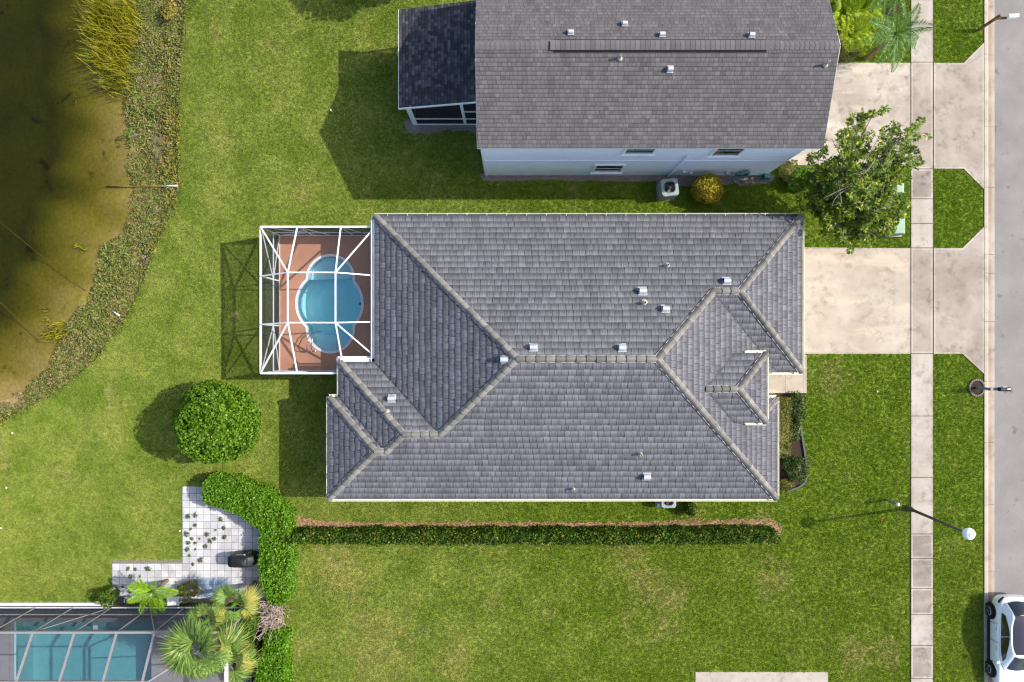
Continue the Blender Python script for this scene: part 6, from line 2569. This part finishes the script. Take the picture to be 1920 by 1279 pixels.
secs = []
r_ = np.random.default_rng(8)
for (z, hx, hy, ox) in ((.05, .62, .30, 0), (.3, .64, .31, 0), (.6, .66, .31, 0), (.85, .68, .31, 0), (.95, .66, .30, 0), (1.02, .42, .28, .0), (1.15, .38, .24, .0), (1.22, .32, .16, 0)):
    ring_ = []
    for k in range(24):
        a = 2 * math.pi * k / 24
        ca, sa = math.cos(a), math.sin(a)
        sx = math.copysign(abs(ca) ** .35, ca)
        sy = math.copysign(abs(sa) ** .35, sa)
        w = 1 + .03 * math.sin(5 * a + z * 3) * (1.2 - z) + r_.normal() * .012
        ring_.append((x + ox + sx * hx * w, y + sy * hy * w, z))
    secs.append(ring_)
loft(mb, secs)
build('cover', mb, M['black'], gr, smooth=True)
mb = MB()
mb.tube([(x - .2, y + .30, .96), (x - .2, y + .36, 1.0), (x + .25, y + .36, 1.0), (x + .25, y + .30, .96)], .018, 8)
build('handle', mb, M['alu'], gr, smooth=True)
for sx in (-.5, .5):
    mb = MB()
    mb.lathe((x + sx, y - .26, .08), [(.08, -.02), (.08, .02)], 14, 'Y')
    build('wheel', mb, M['rubber'], gr)
# black bag beside it
x, y, _ = g(471, 1045, .5)
bg_ = thing('dark_planter', 'dark round planter between the grill and the hedge', 'planter', (x, y, 0))
mb = MB()
mb.lathe((x, y, 0), [(.18, 0), (.24, .35), (.26, .5), (.22, .5), (.2, .42)], 18)
build('pot', mb, M['black'], bg_)
d = sphere_pts(160, 9)
V, F = leaf_mesh(np.array([x, y, .55]) + d * np.array([.28, .28, .2]), d, .16, .8, 4, .15)
mesh_np('leaves', V, F, M['lf_hedge_d'], bg_)

x0_, y0_ = g2(370, 1084)
x1_, y1_ = g2(428, 1119)
mt = thing('outdoor_mat', 'blue grey grid patterned mat lying on the patio', 'mat', ((x0_ + x1_) / 2, (y0_ + y1_) / 2, .05))
M['mat'] = simple('blue_grey_mat', C(150, 170, 190, .85), .9, 0, .1, .08, 8)
nx_, ny_ = 10, 6
for i in range(nx_):
    for j in range(ny_):
        mb = MB()
        wx, wy = (x1_ - x0_) / nx_, (y0_ - y1_) / ny_
        mb.box((x0_ + (i + .5) * wx, y1_ + (j + .5) * wy, .048), (wx - .012, wy - .012, .016))
        build('mat_tile', mb, M['mat'], mt)

x, y, _ = g(327, 1126, .3)
tb = thing('white_bench', 'white curved plastic seat behind the small lime palm', 'seat', (x, y, 0))
mb = MB()
secs = []
for (dx, z) in ((-.32, .42), (-.2, .36), (.1, .34), (.3, .4), (.36, .55)):
    secs.append([(x + dx, y - .22, z), (x + dx, y + .22, z), (x + dx + .01, y + .22, z + .05), (x + dx + .01, y - .22, z + .05)])
loft(mb, secs)
o = build('seat', mb, M['white'], tb, bevel=.015)
fix_normals(o)
for sx in (-.22, .22):
    for sy in (-.16, .16):
        mb = MB()
        mb.bar((x + sx, y + sy, 0), (x + sx, y + sy, .36), .05)
        build('leg', mb, M['white'], tb)
x, y, _ = g(228, 1128, .4)
pl = thing('plant_pot', 'dark pot with teal stand at the patio corner by the cage', 'planter', (x, y, 0))
mb = MB()
mb.lathe((x, y, .0), [(.16, 0), (.22, .36), (.25, .4), (.2, .4), (.18, .3)], 18)
build('pot', mb, M['black'], pl)
mb = MB()
mb.box((x + .22, y + .05, .2), (.3, .3, .3))
build('stand', mb, M['greypost'], pl, bevel=.02)

# weeds in the joints
wp = [(353, 968), (366, 966), (366, 985), (358, 992), (350, 1001), (388, 1002), (374, 1010), (360, 1010), (353, 1018), (366, 1018), (366, 1030), (351, 1030), (385, 1024), (394, 1014), (402, 1010), (421, 1007), (355, 1042), (376, 1050), (362, 1058), (404, 994),
      (240, 1066), (254, 1067), (278, 1066), (245, 1081), (262, 1081), (230, 1100), (245, 1108), (420, 990), (414, 974)]
wmesh = []
for k in range(4):
    d = sphere_pts(46, 300 + k)
    d[:, 2] = np.abs(d[:, 2])
    V, F = leaf_mesh(d * np.array([.13, .13, .07]) * RNG.uniform(.4, 1, (46, 1)), d, .10, .6, 300 + k, .18)
    me = bpy.data.meshes.new('weed_tuft')
    me.from_pydata([tuple(v) for v in V], [], [tuple(int(i) for i in f) for f in F])
    me.materials.append(M['lf_weed'])
    wmesh.append(me)
for k, (a, b) in enumerate(wp):
    o = bpy.data.objects.new('weed_tuft', wmesh[k % 4])
    COL.objects.link(o)
    o.location = g(a, b, .04)
    s = random.uniform(.5, 1.25)
    o.scale = (s, s * random.uniform(.8, 1.3), s)
    o.rotation_euler = (0, 0, random.uniform(0, 6))
    props(o, 'small dark green weed growing in the joints of the white paver patio', 'weed', 'weeds in the patio joints')

# ------------------------------------------------------------------ small things on lawn and bank
x0_, y0_, z0_ = g(326, 348, -.2)
dp = thing('drain_pipe', 'white drain pipe leaving the bank and running under the brown water', 'pipe', (x0_, y0_, z0_))
mb = MB()
e = g(303, 349, -.34)
mb.tube([(x0_ + .2, y0_, -.22), (x0_, y0_, -.24), e], .042, 8)
build('pipe_end', mb, M['white'], dp, smooth=True)
mb = MB()
e2 = g(240, 350, -.56)
mb.tube([e, g(275, 349, -.44), e2, g(198, 350, -.74)], .03, 8)
build('pipe_run', mb, M['yellowpipe'], dp, smooth=True)
for (lb, pts) in (('thin yellowish pipe lying diagonally under the water at the left edge', [(160, 545, -.62), (132, 522, -.68), (60, 466, -.8), (-20, 400, -.95)]), ('thin yellow line running out under the water at the lower left', [(76, 640, -.62), (55, 620, -.68), (0, 566, -.76), (-30, 540, -.8)])):
    mb = MB()
    mb.tube([g(a, b, z) for a, b, z in pts], .015, 6)
    build('sunken_pipe', mb, M['yellowpipe'], None, label=lb, cat='pipe')
x, y, z = g(217, 587, -.35)
mb = MB()
mb.tube([g(211, 583, -.40), g(217, 587, -.33), g(224, 592, -.30)], .04, 8)
build('bank_pipe', mb, M['white'], None, label='short white pipe end poking from the marsh bank', cat='pipe', smooth=True)

for (px, py, h, lb) in ((622, 209, .3, 'small white marker stake in the shaded back lawn by the porch shadow'), (18, 813, .08, 'white scrap on the lawn near the left edge below the pond'), (11, 915, .08, 'white scrap on the lawn at the left edge level with the curved hedge'),
                        (2, 990, .10, 'white scrap at the very left edge of the back lawn'), (338, 995, .12, 'white sprinkler cap beside the paver patio'), (1644, 734, .10, 'pale clod on the front lawn below the driveway')):
    x, y, _ = g(px, py, 0)
    z = zg(x, y)
    mb = MB()
    mb.lathe((x, y, z), [(.025, 0), (.042, h * .4), (.038, h * .8), (.015, h)], 8)
    build('lawn_marker', mb, M['lampwhite'], None, label=lb, cat='lawn marker')
x, y, _ = g(1645, 968, 0)
mb = MB()
mb.bar((x, y, 0), (x + .02, y, .45), .012)
fl = build('utility_flag', mb, M['orange'], None, label='orange utility flag on the lawn below the lamp shadow', cat='flag')
mb = MB()
mb.box((x + .08, y + .03, .40), (.16, .012, .12), .5)
build('pennant', mb, M['orange'], fl)


# ------------------------------------------------------------------ parked car
def parked_car():
    CX, CY = 25.62, -15.42
    zr = -.085
    car = thing('parked_car', 'white hatchback car with black roof parked against the kerb', 'car', (CX, CY, zr))
    # local: x to the car's left is world west, y forward is world south
    def wp_(p):
        return (CX - p[0], CY - p[1], zr + p[2])
    st = [(-2.40, .55, .92, .52), (-2.34, .72, 1.0, .42), (-2.15, .83, 1.03, .34), (-1.9, .875, 1.03, .27), (-1.5, .90, 1.03, .22), (-.8, .905, 1.00, .20), (0, .905, .98, .20), (.8, .905, .96, .20),
          (1.25, .90, .95, .21), (1.6, .885, .92, .22), (1.95, .85, .85, .24), (2.2, .77, .76, .28), (2.36, .62, .66, .34), (2.44, .42, .58, .42)]
    prof = [(0, 1.03), (.45, 1.02), (.80, .995), (.93, .95), (1.0, .80), (1.01, .62), (.985, .35), (.975, .12), (.90, 0.0), (.5, -.02), (0, -.02)]
    secs = []
    for (y, w, zt, zb) in st:
        h = zt - zb
        half = [(u * w, y, zb + v * h) for u, v in prof]
        full = half + [(-p[0], p[1], p[2]) for p in half[1:-1]][::-1]
        secs.append([wp_(p) for p in full])
    mb = MB()
    loft(mb, secs)
    bd = build('body', mb, M['car'], car, smooth=True, subsurf=1)
    fix_normals(bd)
    # cabin: white shell with bevelled edges
    def side_curve(y):          # roof outline half width at height, with rounded ends
        return 1
    low = [(-2.22, .70), (-2.05, .80), (-1.5, .845), (-.6, .86), (.3, .855), (.95, .81), (1.30, .68)]
    ks = [(0, .97), (.35, 1.17), (.68, 1.36), (.9, 1.47), (1.0, 1.505)]
    def ringat(k):
        # blend from belt outline to roof outline
        y0_, y1_ = -2.22 + .62 * k ** 1.3, 1.32 - 1.02 * k ** .9
        wtop = .845 - .205 * k
        out = []
        N_ = 16
        for i in range(N_ + 1):
            t = i / N_
            y = y0_ + (y1_ - y0_) * t
            # superellipse ends
            e_ = abs(2 * t - 1) ** (4.5 - .8 * k)
            out.append((wtop * (1 - .26 * e_ - (.05 if t > .5 else 0) * e_), y))
        return out
    secs = []
    for k, z in ks:
        rg_ = ringat(k)
        full = [(w, y, z) for w, y in rg_] + [(-w, y, z) for w, y in rg_[::-1]]
        secs.append([wp_(p) for p in full])
    mb = MB()
    loft(mb, secs)
    cb = build('cabin', mb, M['car'], car, smooth=True)
    fix_normals(cb)
    cb.modifiers.new('edge', 'EDGE_SPLIT').split_angle = R(40)

    def patch(name, t0, t1, k0, k1, side, mat, off_=.008, nT=10, nK=4, par=car):
        """glass following the cabin side between two positions"""
        mb = MB()
        vs = []
        for a in range(nK + 1):
            for b in range(nT + 1):
                # arched outline: the glass tapers towards both ends of the cabin
                t = t0 + (t1 - t0) * b / nT
                arc = math.sin(math.pi * min(1, max(0, (t - .10) / .84))) ** .55
                k = k0 + (k1 - k0) * arc * a / nK
                z = np.interp(k, [q[0] for q in ks], [q[1] for q in ks])
                rg_ = ringat(k)
                tt = np.linspace(0, 1, len(rg_))
                w = np.interp(t, tt, [q[0] for q in rg_])
                y = np.interp(t, tt, [q[1] for q in rg_])
                vs.append(wp_((side * (w + off_), y, z + off_ * .4)))
        fs = [(a * (nT + 1) + b, a * (nT + 1) + b + 1, (a + 1) * (nT + 1) + b + 1, (a + 1) * (nT + 1) + b) for a in range(nK) for b in range(nT)]
        mb.add(vs, fs)
        return build(name, mb, mat, par, smooth=True)
    for s in (1, -1):
        patch('side_window', .16, .525, .12, .86, s, M['dark_glass'])
        patch('side_window', .535, .90, .10, .86, s, M['dark_glass'])
    # windscreen and rear window: between the left and right ends of each ring

    def endglass(name, front):
        mb = MB()
        vs = []
        nK, nW = 5, 8
        for a in range(nK + 1):
            k = (.10 if front else .22) + (.80 if front else .78) * a / nK
            z = np.interp(k, [q[0] for q in ks], [q[1] for q in ks])
            rg_ = ringat(k)
            w, y = rg_[-1] if front else rg_[0]
            w *= .93
            for b in range(nW + 1):
                u = -1 + 2 * b / nW
                bow = .10 * (1 - u * u) * (1 if front else -1)
                vs.append(wp_((u * w, y + bow + (.012 if front else -.012), z + .012)))
        fs = [(a * (nW + 1) + b, a * (nW + 1) + b + 1, (a + 1) * (nW + 1) + b + 1, (a + 1) * (nW + 1) + b) for a in range(nK) for b in range(nW)]
        mb.add(vs, fs)
        return build(name, mb, M['dark_glass'], car, smooth=True)
    endglass('windscreen', True)
    endglass('rear_window', False)
    # black glass roof
    mb = MB()
    rg_ = ringat(1.0)
    pts = [(w * .88, y) for w, y in rg_]
    pts[0] = (pts[0][0], pts[0][1] - .10)
    vs = []
    N_ = len(pts)
    for i, (w, y) in enumerate(pts):
        for u in (-1, -.5, 0, .5, 1):
            vs.append(wp_((w * u, y * .985, 1.512 + .05 * (1 - u * u) * math.sin(math.pi * i / (N_ - 1)) ** .5)))
    fs = [(i * 5 + b, i * 5 + b + 1, (i + 1) * 5 + b + 1, (i + 1) * 5 + b) for i in range(N_ - 1) for b in range(4)]
    mb.add(vs, fs)
    M['roofblack'] = simple('glossy_black_car_roof', C(52, 50, 60, .9), .2, 0, .5, .05, 2)
    build('roof_panel', mb, M['roofblack'], car, smooth=True)
    # sills, arches, wheels
    for s in (1, -1):
        mb = MB()
        mb.bar(wp_((s * .875, -1.1, .24)), wp_((s * .875, 1.1, .24)), .10, .16)
        build('sill', mb, M['black'], car, bevel=.02)
        for yy in (-1.5, 1.5):
            mb = MB()
            c_ = wp_((s * .885, yy, .36))
            sgn = -s
            # dark arch lining
            arch = MB()
            pts = [(c_[0], c_[1] + .40 * math.cos(t), c_[2] - .02 + .42 * math.sin(t)) for t in np.linspace(-.25, math.pi + .25, 18)]
            arch.tube(pts, .045, 6)
            arch.lathe((c_[0], c_[1], c_[2]), [(.39, -.03), (.39, .03)], 26, 'X')
            build('wheel_arch', arch, M['black'], car)
            wh = MB()
            o_ = .025 * sgn
            wh.lathe((c_[0] + o_, c_[1], c_[2] - .02), [(.24, -.10), (.32, -.10), (.342, -.06), (.342, .06), (.32, .10), (.24, .10)], 28, 'X')
            w_ = build('wheel', wh, M['rubber'], car, smooth=False)
            rim = MB()
            fx = c_[0] + o_ + sgn * .105
            for q in range(5):
                a = 2 * math.pi * q / 5 + .3
                for da in (-.10, .10):
                    rim.bar((fx, c_[1] + .05 * math.cos(a), c_[2] - .02 + .05 * math.sin(a)), (fx - sgn * .005, c_[1] + .225 * math.cos(a + da), c_[2] - .02 + .225 * math.sin(a + da)), .03, .035)
            rim.tube([(fx, c_[1] + .232 * math.cos(t), c_[2] - .02 + .232 * math.sin(t)) for t in np.linspace(0, 6.283, 25)], .014, 5, cap=False)
            rim.lathe((fx, c_[1], c_[2] - .02), [(.055, -.02), (.05, .012)], 12, 'X')
            build('rim', rim, M['alu'], w_)
        # shut lines of the doors
        for y0_, y1_ in ((-1.02, -.94), (-.05, -.05), (.98, 1.06)):
            mb = MB()
            mb.bar(wp_((s * .913, y0_, .92)), wp_((s * .908, y1_, .34)), .012, .02)
            build('door_seam', mb, M['black'], car)
        # mirror
        mb = MB()
        c_ = wp_((s * .985, .86, 1.04))
        mb.box(c_, (.20, .13, .13), .25 * s)
        mr = build('mirror', mb, M['car'], car, bevel=.04)
        # door handles, lamps
        for yy in (-.75, .25):
            mb = MB()
            mb.box(wp_((s * .915, yy, .82)), (.03, .2, .035))
            build('handle', mb, M['galv'], car, bevel=.008)
        mb = MB()
        lp_ = [(s * .83, -2.10, .97), (s * .80, -2.2, 1.0), (s * .60, -2.38, .98), (s * .62, -2.385, .88), (s * .82, -2.2, .86), (s * .865, -2.06, .88)]
        mb.poly([wp_((p[0] * 1.03, p[1] * 1.012, p[2] + .01)) for p in lp_])
        M.setdefault('taillamp', simple('dark_tail_lamp', C(60, 20, 24, .9), .15, 0, .5, .05, 2))
        o = build('tail_lamp', mb, M['taillamp'], car)
        mb = MB()
        lp_ = [(s * .80, 2.02, .74), (s * .62, 2.34, .66), (s * .5, 2.40, .60), (s * .66, 2.34, .54), (s * .82, 2.1, .58)]
        mb.poly([wp_((p[0] * 1.05, p[1] * 1.01, p[2] + .02)) for p in lp_])
        build('headlight', mb, M['galv'], car)
    for yy, z in ((-2.37, .62), (2.40, .50)):
        mb = MB()
        mb.box(wp_((0, yy, z)), (.52, .05, .12))
        build('number_plate', mb, M['white'], car)


parked_car()
